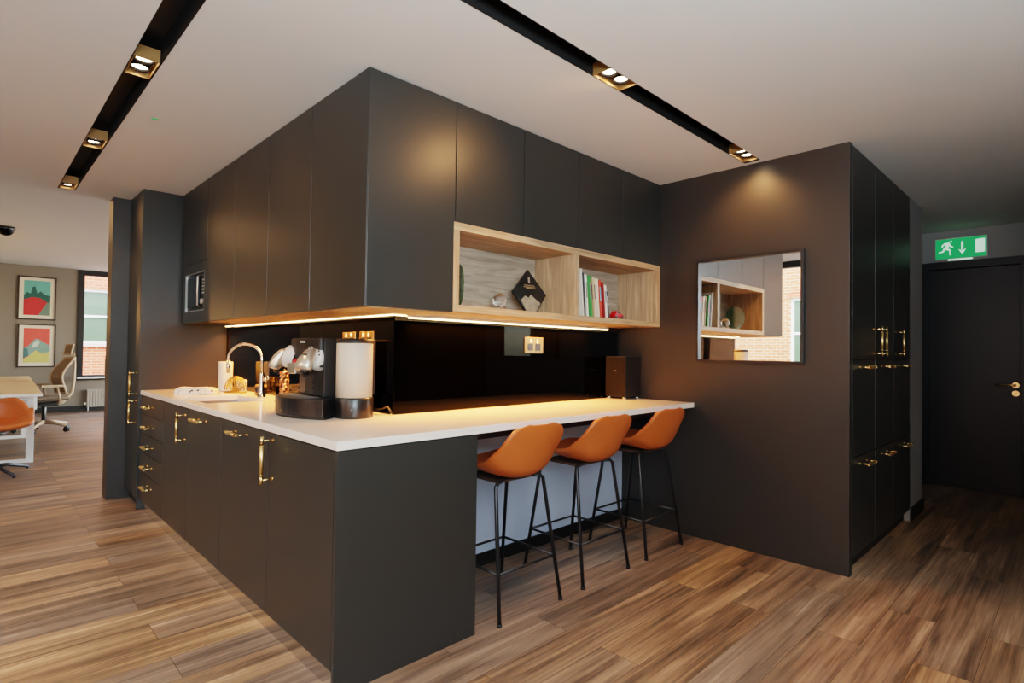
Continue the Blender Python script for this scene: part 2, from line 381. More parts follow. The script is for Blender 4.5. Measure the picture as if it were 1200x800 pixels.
# ------------------------------------------------------------------ recessed light channels and twin spots
CH='ceiling light channels'
m=MB(); d=.105
def chan(x0,x1,y0,y1,openx0=False,parent=None):
    m=MB(); z=HC+d
    m.box(x0,x1,y0,y1,z,z+.006)
    m.box(x0-.004,x0,y0,y1,HC+.0305,z) if not openx0 else None
    m.box(x1,x1+.004,y0,y1,HC+.0305,z); m.box(x0,x1,y0-.004,y0,HC+.0305,z); m.box(x0,x1,y1,y1+.004,HC+.0305,z)
    return m
def liner(m,x0,x1,y0,y1,sides):
    e=.002
    if 'l' in sides: m.box(x0,x0+e,y0,y1,HC-.001,HC+.0305)
    if 'r' in sides: m.box(x1-e,x1,y0,y1,HC-.001,HC+.0305)
    if 'b' in sides: m.box(x0,x1,y0,y0+e,HC-.001,HC+.0305)
    if 't' in sides: m.box(x0,x1,y1-e,y1,HC-.001,HC+.0305)
t=thing('recessed_light_channel',(-.44,1.6,HC),'long black slot recessed in the ceiling above the left cabinet run','light channel')
c=chan(-.495,-.385,-.46,3.70); liner(c,-.495,-.385,-.46,3.70,'lt'); liner(c,-.387,-.385,-.36,3.70,'r')
c.build('channel',M['dark'],t)
t=thing('recessed_light_channel',(1.1,-.41,HC),'long black slot recessed in the ceiling above the bar stools','light channel')
c=chan(-.381,2.6,-.46,-.36); liner(c,-.38,2.6,-.46,-.36,'brt'); c.build('channel',M['dark'],t)
def spot(loc,along,label,aim,power,cone=78,blend=.6,aim2=None):
    rz=0 if along=='Y' else -PI/2
    t=thing('twin_spotlight',(loc[0],loc[1],HC),label,'spotlight','twin spotlights set into the ceiling slots',rz)
    Mx=t.matrix_basis; 
    def bl(mb,name,mt,par=t,**k): return mb.build(name,mt,par,off=Matrix.Identity(4),**k)
    fr=MB(); a,b,e=.049,.103,.004
    fr.box(-a,-a+e,-b,b,.0,.052); fr.box(a-e,a,-b,b,.0,.052); fr.box(-a+e,a-e,-b,-b+e,0,.052); fr.box(-a+e,a-e,b-e,b,0,.052); fr.box(-a,a,-b,b,.052,.056)
    bl(fr,'housing',M['trimgold'])
    for s in (-1,1):
        y=s*.046
        c=MB(); c.lathe([(.036,.05),(.040,.016),(.038,.014),(.033,.018),(.030,.026)],(0,y,0),28); bl(c,'lamp_body',M['blackmetal'])
        l=MB(); l.lathe([(.0001,.021),(.018,.0215),(.031,.025)],(0,y,0),28); bl(l,'lamp_face',M['lamp'])
        L=bpy.data.lights.new('spot','SPOT'); L.energy=power; L.color=(1,.48,.16); L.energy=power*((.25 if power>50 else .8) if (aim2 and s>0) else 1); L.spot_size=math.radians(cone); L.spot_blend=blend; L.shadow_soft_size=.03
        o=bpy.data.objects.new('spot_lamp',L); COL.objects.link(o)
        p=Mx@Vector((0,y,-.012)); o.location=p
        o.rotation_euler=(Vector(aim2 if (aim2 and s>0) else aim)-p).to_track_quat('-Z','Y').to_euler()
    return t
M['trimgold']=mat('pale gold reflector',srgb(150,112,66),.4,.4)
spot((-.44,1.02),'Y','twin spotlight nearest the camera in the left ceiling slot','',0) if False else None
spot((-.44,1.02),'Y','twin spotlight nearest the camera in the left ceiling slot',(-.1,1.1,0),17,76,.8,(.259,1.15,1.75))
spot((-.44,2.31),'Y','middle twin spotlight of the left ceiling slot',(-.1,2.35,0),17,76,.8,(.259,2.1,1.75))
spot((-.44,3.58),'Y','farthest twin spotlight at the end of the left ceiling slot',(.0,3.6,0),20)
spot((1.11,-.41),'X','twin spotlight half way along the right ceiling slot above the stools',(.95,.05,0),60,88,.7,(.56,.275,1.98))
spot((2.47,-.41),'X','twin spotlight at the right slot end against the dark mirror wall',(2.645,-.42,.9),16,128,.9)
# small green indicator
o=MB().box(-.285,-.249,1.608,1.622,HC-.004,HC-.0005).build('ceiling_indicator',M['exitgreen'],bevel=.001)
tag(o,'tiny green indicator light on the pale ceiling beside the left slot','indicator')
t=thing('security_camera',(-.665,7.5,HH),'black dome security camera on the ceiling of the far office','security camera')
MB().lathe([(.0001,-.002),(.085,-.002),(.09,-.02),(.085,-.035)],(-.665,7.5,HH),28).build('mount',M['blackplastic'],t)
MB().lathe([(.082,-.034),(.074,-.07),(.05,-.098),(.02,-.110),(.0001,-.112)],(-.665,7.5,HH),28).build('dome',M['glass_black'],t)

# ------------------------------------------------------------------ handles
def handle(parent, base, along, length, out, proj=.05):
    """brass bar on two posts; base = centre on the door face"""
    b=Vector(base); a=Vector(along).normalized(); n=Vector(out).normalized(); h=length/2
    m=MB(); c=b+n*proj
    for s in (-1,1):
        p=b+a*(s*(h-.018)); m.cyl(p+n*.0006,p+n*proj,.0042,n=12); m.cyl(p+n*.0006,p+n*.004,.0075,n=14)
        m.cyl(c+a*(s*h),c+a*(s*(h-.036)),.0068,n=14)
    o=m.build('handle',M['brass'],parent)
    k=MB().cyl(c-a*(h-.036),c+a*(h-.036),.0090,n=16)
    k.cyl(c-a*(h-.036),c-a*(h-.041),.0098,n=16); k.cyl(c+a*(h-.036),c+a*(h-.041),.0098,n=16)
    # the knurled grip stays with its bar: same handle, one mesh
    me=o.data
    k2=k.build('grip',M['knurl'],parent)
    bm=bmesh.new(); bm.from_mesh(me); n0=len(bm.faces); bm.from_mesh(k2.data)
    for i,f in enumerate(bm.faces):
        if i>=n0: f.material_index=1
    bm.to_mesh(me); bm.free(); me.materials.append(M['knurl'])
    bpy.data.objects.remove(k2)
    return o

# ------------------------------------------------------------------ base cabinets (front plane X = .003)
F=.003; DT=.019; ZB=.085; ZT=H-TK-.004
def base_unit(y0,y1,label,zc=ZT-.002):
    t=thing('base_cabinet',(.3,(y0+y1)/2,0),label,'cabinet')
    MB().box(F+DT+.001,.60,y0+.001,y1-.001,ZB,zc).build('carcass',M['carcass'],t)
    return t
def door_x(t,y0,y1,z0,z1,name='door',x=F,g=.0022):
    return MB().box(x,x+DT,y0+g,y1-g,z0+g,z1-g).build(name,M['char'],t,bevel=.0012)
t=base_unit(2.52,3.222,'charcoal drawer cabinet with five brass bars, far end of the left run')
zs=[ZB,.305,.455,.60,.745,ZT]
for i in range(5):
    d=door_x(t,2.52,3.222,zs[i],zs[i+1],'drawer'); handle(d,(F,2.87,zs[i+1]-.075 if i<4 else .817),(0,1,0),.17,(-1,0,0))
t=base_unit(1.92,2.52,'charcoal base cabinet with one upright brass bar, below the sink',.70)
d=door_x(t,1.92,2.52,ZB,ZT); handle(d,(F,1.965,.767),(0,0,1),.185,(-1,0,0))
t=base_unit(1.293,1.92,'charcoal base cabinet with a level brass bar, second door left of the coffee machine',.70)
d=door_x(t,1.293,1.92,ZB,ZT); handle(d,(F,1.62,.842),(0,1,0),.185,(-1,0,0))
t=base_unit(.65,1.293,'charcoal base cabinet with a level brass bar, directly below the coffee machine')
d=door_x(t,.65,1.293,ZB,ZT); handle(d,(F,.985,.842),(0,1,0),.185,(-1,0,0))
t=base_unit(.022,.65,'charcoal base cabinet nearest the camera with an upright brass bar')
d=door_x(t,.0225,.65,ZB,ZT); handle(d,(F,.59,.772),(0,0,1),.205,(-1,0,0))
o=MB().box(F,.673,F,.0215,0,ZT).build('end_panel',M['char'],bevel=.0012); tag(o,'broad charcoal end panel closing the near corner of the counter','end panel')
o=MB().box(.654,.673,.0225,.57,0,ZT).build('end_panel',M['char'],bevel=.0012); tag(o,'charcoal side panel beside the first stool, under the counter','side panel')
o=MB().box(.022,.036,.0225,3.22,0,ZB-.002).build('plinth',M['plinth']); tag(o,'brushed metal plinth strip along the floor under the left cabinets','plinth')
o=MB().box(.68,R-.002,.10,.13,.841,H-TK-.001).build('support_rail',M['blackmetal'],bevel=.001); tag(o,'dark rail under the white bar counter above the stools','rail')
# tall unit at the far end
t=thing('tall_cabinet',(.3,3.46,0),'floor to ceiling charcoal cabinet with two stacked doors, far left','cabinet')
MB().box(.009,.60,T+.02,3.69,ZB,HC-.001).build('carcass',M['carcass'],t)
MB().box(.03,.045,T+.02,3.69,.001,ZB-.002).build('kick_board',M['skirt'],t)
MB().box(-.011,.615,T+.001,T+.019,.002,HC-.001).build('side_panel',M['char'],t,bevel=.001)
for z0,z1,hz in ((ZB,.862,.752),(.862,HC-.002,.972)):
    d=MB().box(-.013,.006,T+.021,3.688,z0+.0016,z1-.0016).build('door',M['char'],t,bevel=.0012); handle(d,(-.013,3.285,hz),(0,0,1),.2,(-1,0,0))

# ------------------------------------------------------------------ worktop, sink, tap
mb=MB(); mb.cells([0,.07,.43,G-.002,R-.002],[0,G-.002,1.80,2.36,T-.001],lambda x,y:(x<G or y<G) and not(.07<x<.43 and 1.8<y<2.36),H-TK,H)
o=mb.build('worktop',M['quartz'],bevel=.002); tag(o,'white quartz worktop running along the cabinets and round into the bar','worktop')
t=thing('sink',(.25,2.08,H),'undermounted metal sink set into the white worktop','sink')
s=MB(); z=H-TK-.001; zb=H-.2
x0,x1,y0,y1=.066,.434,1.796,2.364
s.box(x0-.01,x0,y0-.01,y1+.01,zb,z); s.box(x1,x1+.01,y0-.01,y1+.01,zb,z); s.box(x0,x1,y0-.01,y0,zb,z); s.box(x0,x1,y1,y1+.01,zb,z); s.box(x0-.01,x1+.01,y0-.01,y1+.01,zb-.006,zb)
s.build('basin',M['steel'],t)
MB().lathe([(.0001,.003),(.035,.003),(.042,.0015),(.045,.0005)],(.25,2.08,zb),24).build('drain',M['chrome'],t)
t=thing('faucet',(.475,1.96,H),'polished chrome swan neck faucet arching over the sink','faucet')
fx,fy=.475,2.03
m=MB(); m.lathe([(.0001,.001),(.026,.001),(.026,.008),(.022,.012),(.019,.04),(.0165,.05),(.0165,.155),(.014,.165),(.0115,.17)],(fx,fy,H),24); m.build('body',M['chrome'],t)
pts=[(fx,fy,H+.16),(fx,fy,H+.26)]
ex,ey=-.152,.206; 
for i in range(0,15):
    a=PI*i/14; k=(1-math.cos(a))/2; pts.append((fx+ex*k,fy+ey*k,H+.26+.105*math.sin(a)))
pts+= [(fx+ex,fy+ey,H+.20)]
m=MB().tube(pts,.0098,14); m.cyl((fx+ex,fy+ey,H+.255),(fx+ex,fy+ey,H+.165),.0125,n=18); m.build('spout',M['chrome'],t)
m=MB().cyl((fx,fy,H+.125),(fx+.022,fy-.035,H+.125),.011,n=16); m.tube([(fx+.02,fy-.032,H+.125),(fx+.026,fy-.044,H+.128),(fx+.022,fy-.05,H+.155)],.005,10); m.build('lever',M['chrome'],t)

# things by the sink
def ribbon_cloth():
    t=MB(); rnd=random.Random(3)
    n=26; mth=8
    L0=Vector((.115,2.46,H)); 
    vs=[]
    cx,cy=.235,2.62; ux_=Vector((.72,-.69,0)); vy=Vector((.69,.72,0))
    layers=[(.148,.070,.0,.018),(.14,.064,.018,.033),(.118,.054,.033,.046)]
    for hx,hy,z0,z1 in layers:
        pr=[]; N=40
        for k in range(N):
            a=2*PI*k/N; c_,s_=math.cos(a),math.sin(a)
            r=lambda q:(abs(q)**.45)*(1 if q>0 else -1)
            pr.append((hx*r(c_)*(1+.03*rnd.uniform(-1,1)),hy*r(s_)*(1+.06*rnd.uniform(-1,1))))
        fn=lambda u,v,h:(cx+ux_.x*u+vy.x*v,cy+ux_.y*u+vy.y*v,H+.0008+h+.003*math.sin(u*34)*(h>.001))
        t.prism(pr,z0,z1,fn)
    return t
N=Nodes('printed tea towel'); tc=N.n('ShaderNodeTexCoord'); vo=N.n('ShaderNodeTexVoronoi',Scale=26.0); N.l(tc.outputs['Object'],vo.inputs['Vector'])
cr=N.n('ShaderNodeValToRGB'); cr.color_ramp.elements[0].position=.20; cr.color_ramp.elements[0].color=srgb(56,52,50); cr.color_ramp.elements[1].position=.27; cr.color_ramp.elements[1].color=srgb(226,222,212)
N.l(vo.outputs['Distance'],cr.inputs[0]); N.l(cr.outputs[0],N.b.inputs['Base Color']); N.b.inputs['Roughness'].default_value=.85; M['towel']=N.m
o=ribbon_cloth().build('tea_towel',M['towel'],bevel=.005); tag(o,'folded white tea towel with a dark print beside the sink','towel')
# shell shaped brass holder with napkins
t=thing('napkin_holder',(.452,2.51,H),'gold fan shaped holder standing behind the sink','napkin holder')
ax=Vector((.72,-.69,0)).normalized()*1.0
c0=Vector((.465,2.54,H))
def fan(h0,inner,outer):
    m=MB(); n=Vector((.69,.72,0))
    def P(u,v,h): p=c0+ax*u+n*h; return (p.x,p.y,H+v)
    ang=[PI*(.02+.96*i/24) for i in range(25)]
    def rim(a): return (.074*math.cos(a),.012+.108*math.sin(a)**.8)
    o_=[rim(a) for a in ang]
    m.tube([P(u,v,h0) for u,v in o_],.0042,8)
    m.tube([P(-.074,.008,h0),P(.074,.008,h0)],.005,8)
    for k in range(1,8):
        a=PI*k/8; u,v=rim(a); m.tube([P(u*.16,.010,h0),P(u*.6,.01+(v-.01)*.5,h0),P(u,v,h0)],[.0022,.0034,.0048],8)
    return m
m=fan(0,0,0); f2=fan(.034,0,0); m.add(f2.v,f2.f,True)
n=Vector((.69,.72,0)); 
m.obox(c0+n*.017+Vector((0,0,.0045)),ax,n,(0,0,1),.074,.02,.004)
m.build('frame',M['fangold'],t)
o=MB().obox(c0+n*.075+Vector((.012,-.01,.0485)),ax,n,(0,0,1),.036,.02,.048).build('sponge_pack',M['paper'],bevel=.006); tag(o,'small white packet standing behind the gold fan holder','packet')
# white roll against the glass
t=thing('kitchen_roll',(.478,2.79,H),'white upright kitchen roll standing behind the faucet','kitchen roll')
m=MB(); m.lathe([(.018,.003),(.048,.003),(.050,.006),(.050,.226),(.048,.229),(.018,.229)],(.478,2.79,H),36); m.build('roll',M['paper'],t)
m=MB(); m.lathe([(.018,.002),(.018,.2295)],(.478,2.79,H),24); m.build('core',M['under'],t)
t=thing('glass_jar',(.545,2.235,H),'small dark jar with a pale lid behind the faucet','jar')
m=MB(); m.lathe([(.0001,.001),(.036,.001),(.040,.008),(.040,.05),(.034,.06)],(.545,2.235,H),28); m.build('jar',M['chromedark'],t)
m=MB(); m.lathe([(.0001,.075),(.036,.075),(.038,.072),(.038,.061),(.0001,.0605)],(.545,2.235,H),28); m.build('lid',M['oakedge'],t)
# capsule tower
t=thing('capsule_rack',(.50,1.72,H),'slim copper coloured capsule rack beside the coffee machine','capsule rack')
cx,cy=.495,1.70
m=MB(); m.lathe([(.0001,.001),(.058,.001),(.058,.007),(.010,.010),(.006,.012),(.006,.205),(.0001,.208)],(cx,cy,H),28); m.build('stand',M['blackmetal'],t)
for k in range(7):
    for s in range(4):
        a=s*PI/2+k*.42; dv=Vector((math.cos(a),math.sin(a),0)); p=Vector((cx,cy,H+.026+k*.026))
        c=MB(); c.lathe([(.0001,.006),(.007,.006),(.0115,.024),(.0132,.025),(.0132,.0262),(.0001,.0265)],p,14,dv)
        c.build('capsule',M['copper'] if (k+s)%2==0 else M['red2'] if 'red2' in M else M['copper'],t)

# ------------------------------------------------------------------ coffee machine
t=thing('coffee_machine',(.36,.86,H),'large black two headed coffee machine with frosted tank on the white worktop','coffee machine')
def arc_outline(f=0):
    P0=Vector((.242,.622)); P1=Vector((.265,1.13)); C=Vector((.10,.80)); D=Vector((.13,1.06)); out=[]
    for i in range(19):
        s=i/18; b=(1-s)**3*P0+3*(1-s)**2*s*C+3*(1-s)*s*s*D+s**3*P1; out.append(b)
    return out
ol=arc_outline()
poly=[(p.x,p.y) for p in ol]+[(.56,1.13),(.585,1.10),(.585,.78),(.40,.74)]
MB().prism([(.006+u if u<.3 else u,v) for u,v in poly],H+.0005,H+.012).build('foot',M['blackplasticm'],t)
MB().prism(poly,H+.013,H+.098).build('base',M['blackplastic'],t,bevel=.004)
# drip grid slots on the base
m=MB()
for k in range(9):
    y=.74+k*.036; m.box(.205,.275,y,y+.012,H+.0985,H+.1005)
m.build('drip_grid',M['steel'],t)
# tower
tw=[(.285,.752),(.270,.80),(.262,.88),(.262,.98),(.272,1.06),(.292,1.115),(.56,1.115),(.585,1.09),(.585,.752)]
MB().prism(tw,H+.245,H+.392).build('tower',M['blackplasticm'],t,bevel=.008)
tl=[(u+.05 if u<.4 else u,v) for u,v in tw]
MB().prism(tl,H+.099,H+.2445).build('cup_bay',M['blackplastic'],t,bevel=.003)
MB().prism([(.30,.735),(.30,.752),(.585,.752),(.585,.735)],H+.099,H+.388).build('tank_divider',M['blackplasticm'],t,bevel=.002)
tcx,tcy,tr=.418,.652,.088
m=MB(); m.lathe([(.0001,.0),(tr+.004,.0),(tr+.006,.006),(tr+.006,.094),(tr+.002,.100),(.0001,.101)],(tcx,tcy,H+.0005),48); m.build('tank_base',M['blackplastic'],t)
m=MB(); m.lathe([(.0001,.1015),(tr,.1015),(tr,.365),(tr-.004,.368),(.0001,.368)],(tcx,tcy,H),48); m.build('water_tank',M['tank'],t)
m=MB(); m.lathe([(.0001,.3685),(tr+.001,.3685),(tr+.002,.374),(tr-.002,.389),(.0001,.391)],(tcx,tcy,H),48); m.build('tank_lid',M['blackplasticm'],t)
text_part('wordmark','NESPRESSO',.012,M['white'],t,frame_matrix((.2615,.905,H+.372),(0,-1,0),(0,0,1)))
def head(c,n,name):
    """brew head: pearl control disc and a silver duck bill nose leaning down"""
    c=Vector(c); n=Vector(n).normalized(); up=Vector((0,0,1)); sd=up.cross(n).normalized(); dn=(n*.25+up).normalized()
    m=MB(); m.lathe([(.060,-.05),(.060,.0),(.058,.006),(.052,.010),(.0001,.012)],c,36,(n+up*.28).normalized())
    d=m.build('control_disc',M['pearl'],t)
    ks=MB()
    ax_=(n+up*.28).normalized(); pu=ax_.cross(sd).normalized(); pu = pu if pu.z>0 else -pu
    for a in (35,65,115,145,10,170):
        p=c+ax_*.0112+sd*(.047*math.cos(math.radians(a)))+pu*(.047*math.sin(math.radians(a))); ks.cyl(p-ax_*.006,p+ax_*.0012,.005,n=12)
    ks.build('button',M['blackplastic'],d)
    # nose
    keys=[(c-n*.004+up*.030,.026,.016),(c+n*.024+up*.016,.035,.026),(c+n*.046-up*.012,.043,.032),(c+n*.062-up*.044,.050,.034),(c+n*.068-up*.064,.048,.030)]
    vs=[];N_=20
    for i,(p,w,h) in enumerate(keys):
        tdir=(keys[min(i+1,4)][0]-keys[max(i-1,0)][0]).normalized(); q=tdir.cross(sd).normalized()
        for k in range(N_):
            a=2*PI*k/N_; vs.append(p+sd*(w*math.cos(a))+q*(h*math.sin(a)))
    fs=[(i*N_+k,i*N_+(k+1)%N_,(i+1)*N_+(k+1)%N_,(i+1)*N_+k) for i in range(4) for k in range(N_)]
    m=MB(); m.add(vs,fs,True); m.add(vs[:N_],[tuple(reversed(range(N_)))]); m.add(vs[-N_:],[tuple(range(N_))])
    m.build('nose',M['silver'],t)
    m=MB(); e=keys[4][0]; m.cyl(e+up*.01-n*.012,e-up*.022-n*.016,.024,.018,18); m.cyl(e-up*.02-n*.016+sd*.008,e-up*.034-n*.016+sd*.008,.006,n=10); m.cyl(e-up*.02-n*.016-sd*.008,e-up*.034-n*.016-sd*.008,.006,n=10)
    m.build('spout',M['blackplastic'],t)
    m=MB(); m.obox(c+n*.057+up*.012,sd,n,up,.018,.012,.004); m.build('capsule_slot',M['blackplastic'],t)
head((.270,.795,H+.297),(-.93,-.36,0),'r')
head((.262,1.085,H+.297),(-.72,.69,0),'l')
m=MB(); m.sphere((.245,.95,H+.270),.0135); m.build('red_button',M['red'],t)
m=MB(); m.obox((.245,.955,H+.237),(0,1,0),(1,0,0),(0,0,1),.05,.02,.028); m.build('steam_unit',M['steel'],t,bevel=.004)
m=MB(); m.tube([(.56,.70,H+.02),(.585,.66,H+.03),(.59,.62,H+.045),(.575,.585,H+.04),(.585,.56,H+.012),(.60,.60,H+.008)],.0045,8); m.build('power_cable',M['blackplastic'],t)

# ------------------------------------------------------------------ splashback glass, sockets
def glass(name,b,label):
    o=MB().box(*b).build(name,M['glass_black'],bevel=.0015); tag(o,label,'splashback')
glass('glass_splashback',(G,G+.010,1.4445,3.15,H+.001,UB-.012),'black glass splashback behind the faucet and sink')
glass('glass_splashback',(G,G+.010,G,1.4415,H+.001,UB-.012),'black glass splashback behind the coffee machine')
glass('glass_splashback',(G+.011,R-.035,G,G+.010,H+.001,UB-.035),'long black glass splashback behind the bar counter under the oak shelf')
def socket(o,ex,n,label,w=.148,h=.088):
    ex=Vector(ex); n=Vector(n); ez=Vector((0,0,1)); o=Vector(o)
    t=thing('wall_socket',o,label,'socket','brass socket plates on the black glass')
    MB().obox(o+n*.0032,ex,n,ez,w/2,.003,h/2).build('plate',M['platebrass'],t,bevel=.0015)
    for s in (-1,1):
        p=o+ex*(s*.035)+n*.0066
        MB().obox(p-ez*.012,ex,n,ez,.024,.0012,.022).build('outlet',M['blackplastic'],t)
        MB().obox(p+ex*(s*-.006)+ez*.026,ex,n,ez,.008,.0022,.011).build('switch',M['white'],t,bevel=.001)
    return t
socket((G-.0004,.887,1.313),(0,-1,0),(-1,0,0),'brass edged socket right above the coffee machine tank')
socket((G-.0004,1.083,1.313),(0,-1,0),(-1,0,0),'brass edged socket above the middle of the coffee machine')
socket((1.673,G-.0004,1.299),(1,0,0),(0,-1,0),'brass double socket on the glass above the bar counter',.172,.104)

# ------------------------------------------------------------------ upper cabinets
def upper(name,loc,label): return thing(name,loc,label,'cabinet')
DU=UX; g=.0024
def uleft(y0,y1,label,z0=UB,bx=None):
    t=upper('wall_cabinet',(.44,(y0+y1)/2,UB),label)
    MB().box(DU+DT+.001,G+.008,(bx or y0)+.001,y1-.001,z0+.001,HC-.002).build('carcass',M['carcass'],t)
    MB().box(DU,DU+DT,y0+g,y1-g,z0,HC-.004).build('door',M['char'],t,bevel=.0012)
    if z0==UB: MB().box(DU+DT+.001,G-.005,(bx or y0)+.002,y1-.002,UB-.006,UB+.0005).build('underside',M['oakedge'],t)
    return t
uleft(1.957,2.538,'tall charcoal wall cabinet door next to the microwave, above the faucet')
uleft(1.395,1.957,'tall charcoal wall cabinet door above the left of the coffee machine, second from microwave')
uleft(.832,1.395,'tall charcoal wall cabinet door with a warm light pool, second from the near corner')
uleft(.277,.832,'tall charcoal wall cabinet door on the left run ending at the near corner',bx=.63)
t=uleft(2.538,3.17,'charcoal wall cabinet door above the built-in microwave',z0=1.90)
# corner unit, door faces the bar
t=upper('wall_cabinet',(.5,.45,UB),'tall charcoal wall cabinet at the near corner beside the oak shelf')
MB().box(DU+DT+.002,.733,UY+DT+.001,.627,UB+.001,HC-.002).build('carcass',M['carcass'],t)
MB().box(DU+.003,.744-g,UY,UY+DT,UB,HC-.004).build('door',M['char'],t,bevel=.0012)
MB().box(DU+DT+.002,.733,UY+DT+.001,G-.005,UB-.006,UB+.0005).build('underside',M['oakedge'],t)
for (x0,x1),lb in zip(((.744,1.222),(1.222,1.705),(1.705,2.168),(2.168,R-.003)),('short charcoal wall cabinet above the crystal ball, nearest the corner','short charcoal wall cabinet above the black diamond award','short charcoal wall cabinet above the row of books','short charcoal wall cabinet above the empty shelf end by the mirror wall')):
    t=upper('wall_cabinet',((x0+x1)/2,.45,SB),lb)
    MB().box(x0+.001,x1-.001,UY+DT+.001,.627,SB+.002,HC-.002).build('carcass',M['carcass'],t)
    MB().box(x0+g,x1-g,UY,UY+DT,SB+.001,HC-.004).build('door',M['char'],t,bevel=.0012)
# microwave
t=thing('microwave',(.44,2.85,UB),'built-in black microwave with steel trim in the left wall cabinets','microwave')
MB().box(.30,G+.008,2.54,3.168,UB+.001,1.898).build('housing',M['carcass'],t)
m=MB(); 
for b in ((2.541,3.168,1.83,1.897),(2.541,3.168,UB,1.53),(2.541,2.60,1.53,1.83),(3.105,3.168,1.53,1.83)): m.box(DU+.002,.30,*b[:2],*b[2:])
m.build('surround',M['char'],t,bevel=.001)
MB().box(.275,.299,2.603,3.102,1.533,1.827).build('front',M['blackplasticm'],t)
m=MB(); m.box(.262,.275,2.603,3.102,1.533,1.541); m.box(.262,.275,2.603,3.102,1.819,1.827); m.box(.262,.275,2.603,2.610,1.541,1.819); m.box(.262,.275,3.095,3.102,1.541,1.819); m.build('trim',M['steel'],t)
MB().box(.268,.2745,2.735,3.06,1.565,1.795).build('door_glass',M['glass_black'],t)
m=MB().tube([(.272,2.722,1.56),(.248,2.722,1.57),(.248,2.722,1.79),(.272,2.722,1.80)],.006,10); m.build('handle',M['steel'],t)
m=MB().cyl((.274,2.665,1.60),(.255,2.665,1.60),.021,n=24); m.build('dial',M['steel'],t)
for k in range(5): MB().box(.2705,.2748,2.635,2.695,1.66+k*.024,1.672+k*.024).build('button',M['silver'],t)
MB().box(.2705,.2748,2.63,2.70,1.785,1.808).build('display',M['red2'] if 'red2' in M else M['blackplastic'],t)

# ------------------------------------------------------------------ open oak shelf
t=thing('open_shelf_unit',(1.69,.45,UB),'open two bay grey oak shelf box hung beneath the short wall cabinets','shelf')
s0,s1=.735,R-.003; th=.040
MB().box(s0,s1,UY-.002,.625,SB-.038,SB).build('top_board',M['oak'],t,bevel=.001)
MB().box(s0,s1,UY-.002,.625,UB,UB+.036).build('bottom_board',M['oak'],t,bevel=.001)
MB().box(s0,s0+.036,UY-.002,.625,UB+.036,SB-.038).build('side_board',M['oakv'],t,bevel=.001)
MB().box(s1-.044,s1,UY-.002,.625,UB+.036,SB-.038).build('side_board',M['oakv'],t,bevel=.001)
MB().box(1.672,1.710,UY-.002,.612,UB+.036,SB-.038).build('divider',M['oakv'],t,bevel=.001)
MB().box(s0+.036,s1-.044,.612,.625,UB+.036,SB-.038).build('back_board',M['oakb'],t)
ZS=UB+.0365
# LED strips
t=thing('led_strip',(.585,1.8,UB-.01),'glowing warm LED strip under the left wall cabinets','LED strip')
m=MB(); m.box(.574,.600,.578,3.155,UB-.0085,UB-.0062); m.build('profile',M['white'],t)
m=MB(); m.box(.579,.595,.58,3.15,UB-.013,UB-.0086); m.box(.595,.67,.58,.594,UB-.013,UB-.0086); m.build('diffuser',M['led'],t)
t=thing('led_strip',(1.55,.585,UB-.02),'glowing warm LED strip under the oak shelf above the bar','LED strip')
m=MB(); m.box(.69,2.43,.572,.598,UB-.018,UB-.0005); m.box(.676,.688,.576,.592,UB-.018,UB-.0065); m.build('profile',M['white'],t)
m=MB(); m.box(.69,2.43,.577,.593,UB-.024,UB-.0181); m.build('diffuser',M['led'],t)

# things on the shelf
t=thing('crystal_ball',(1.20,.44,ZS),'clear crystal ball award on a small lobed glass foot','award')
m=MB(); m.sphere((1.20,.44,ZS+.066),.040,28,18); m.build('ball',M['crystal'],t)
m=MB()
for k in range(3):
    a=k*2*PI/3-.5; m.sphere((1.20+.026*math.cos(a),.44+.026*math.sin(a),ZS+.0155),.015,16,10)
m.lathe([(.0001,.012),(.018,.012),(.014,.028),(.0001,.03)],(1.2,.44,ZS),16)
m.build('foot',M['crystal'],t)
# diamond award
t=thing('diamond_award',(1.47,.46,ZS),'black diamond shaped award plaque with pale lettering and picture on the shelf','award')
cx_,cz_=1.475,1.614
pl=[(-.147,-.002),(0,.142),(.147,-.002),(.036,-.128),(-.036,-.128)]
tilt=.12
def DP(u,v,h): return (cx_+u, .45+h+(v+.128)*tilt, cz_+v)
MB().prism(pl,0,.012,DP).build('plaque',M['glass_black'] if False else M['blackplastic'],t)
M['dpic']=mat('pale marbled picture',srgb(150,138,118),.5,noise=.75,nscale=28)
pic=[(-.082,-.050),(-.045,-.020),(-.012,-.030),(.006,-.008),(.042,-.034),(.072,-.048),(.088,-.058),(.033,-.124),(-.033,-.124)]
MB().prism(pic,-.0012,-.0002,DP).build('picture',M['dpic'],t)
m=MB(); m.prism([(-.007,.060),(.007,.060),(.007,.096),(-.007,.096)],-.0012,-.0002,DP); m.build('emblem',M['silver'],t)
def DM(v): return frame_matrix(DP(0,v,-.0008),(1,0,0),(0,tilt,1))
m=MB()
for v,hw in ((.046,.045),(.036,.052),(.029,.03)): m.prism([(-hw,v-.0018),(hw,v-.0018),(hw,v+.0018),(-hw,v+.0018)],-.0012,-.0002,DP)
m.build('lettering_lines',M['oakedge'],t)
# green glass plaque
t=thing('glass_plaque',(.94,.47,ZS),'green tinted oval glass award plaque at the left end of the shelf','award')
n_=32; pl=[(.088*math.cos(2*PI*k/n_),.112*math.sin(2*PI*k/n_)) for k in range(n_)]
MB().prism(pl,0,.012,lambda u,v,h:(.925+u*.42+h,.47+u*.9,ZS+.127+v)).build('disc',M['greenglass'],t,bevel=.002)
MB().obox((.932,.47,ZS+.0085),(.42,.9,0),(.9,-.42,0),(0,0,1),.05,.026,.008).build('foot',M['crystal'],t,bevel=.002)
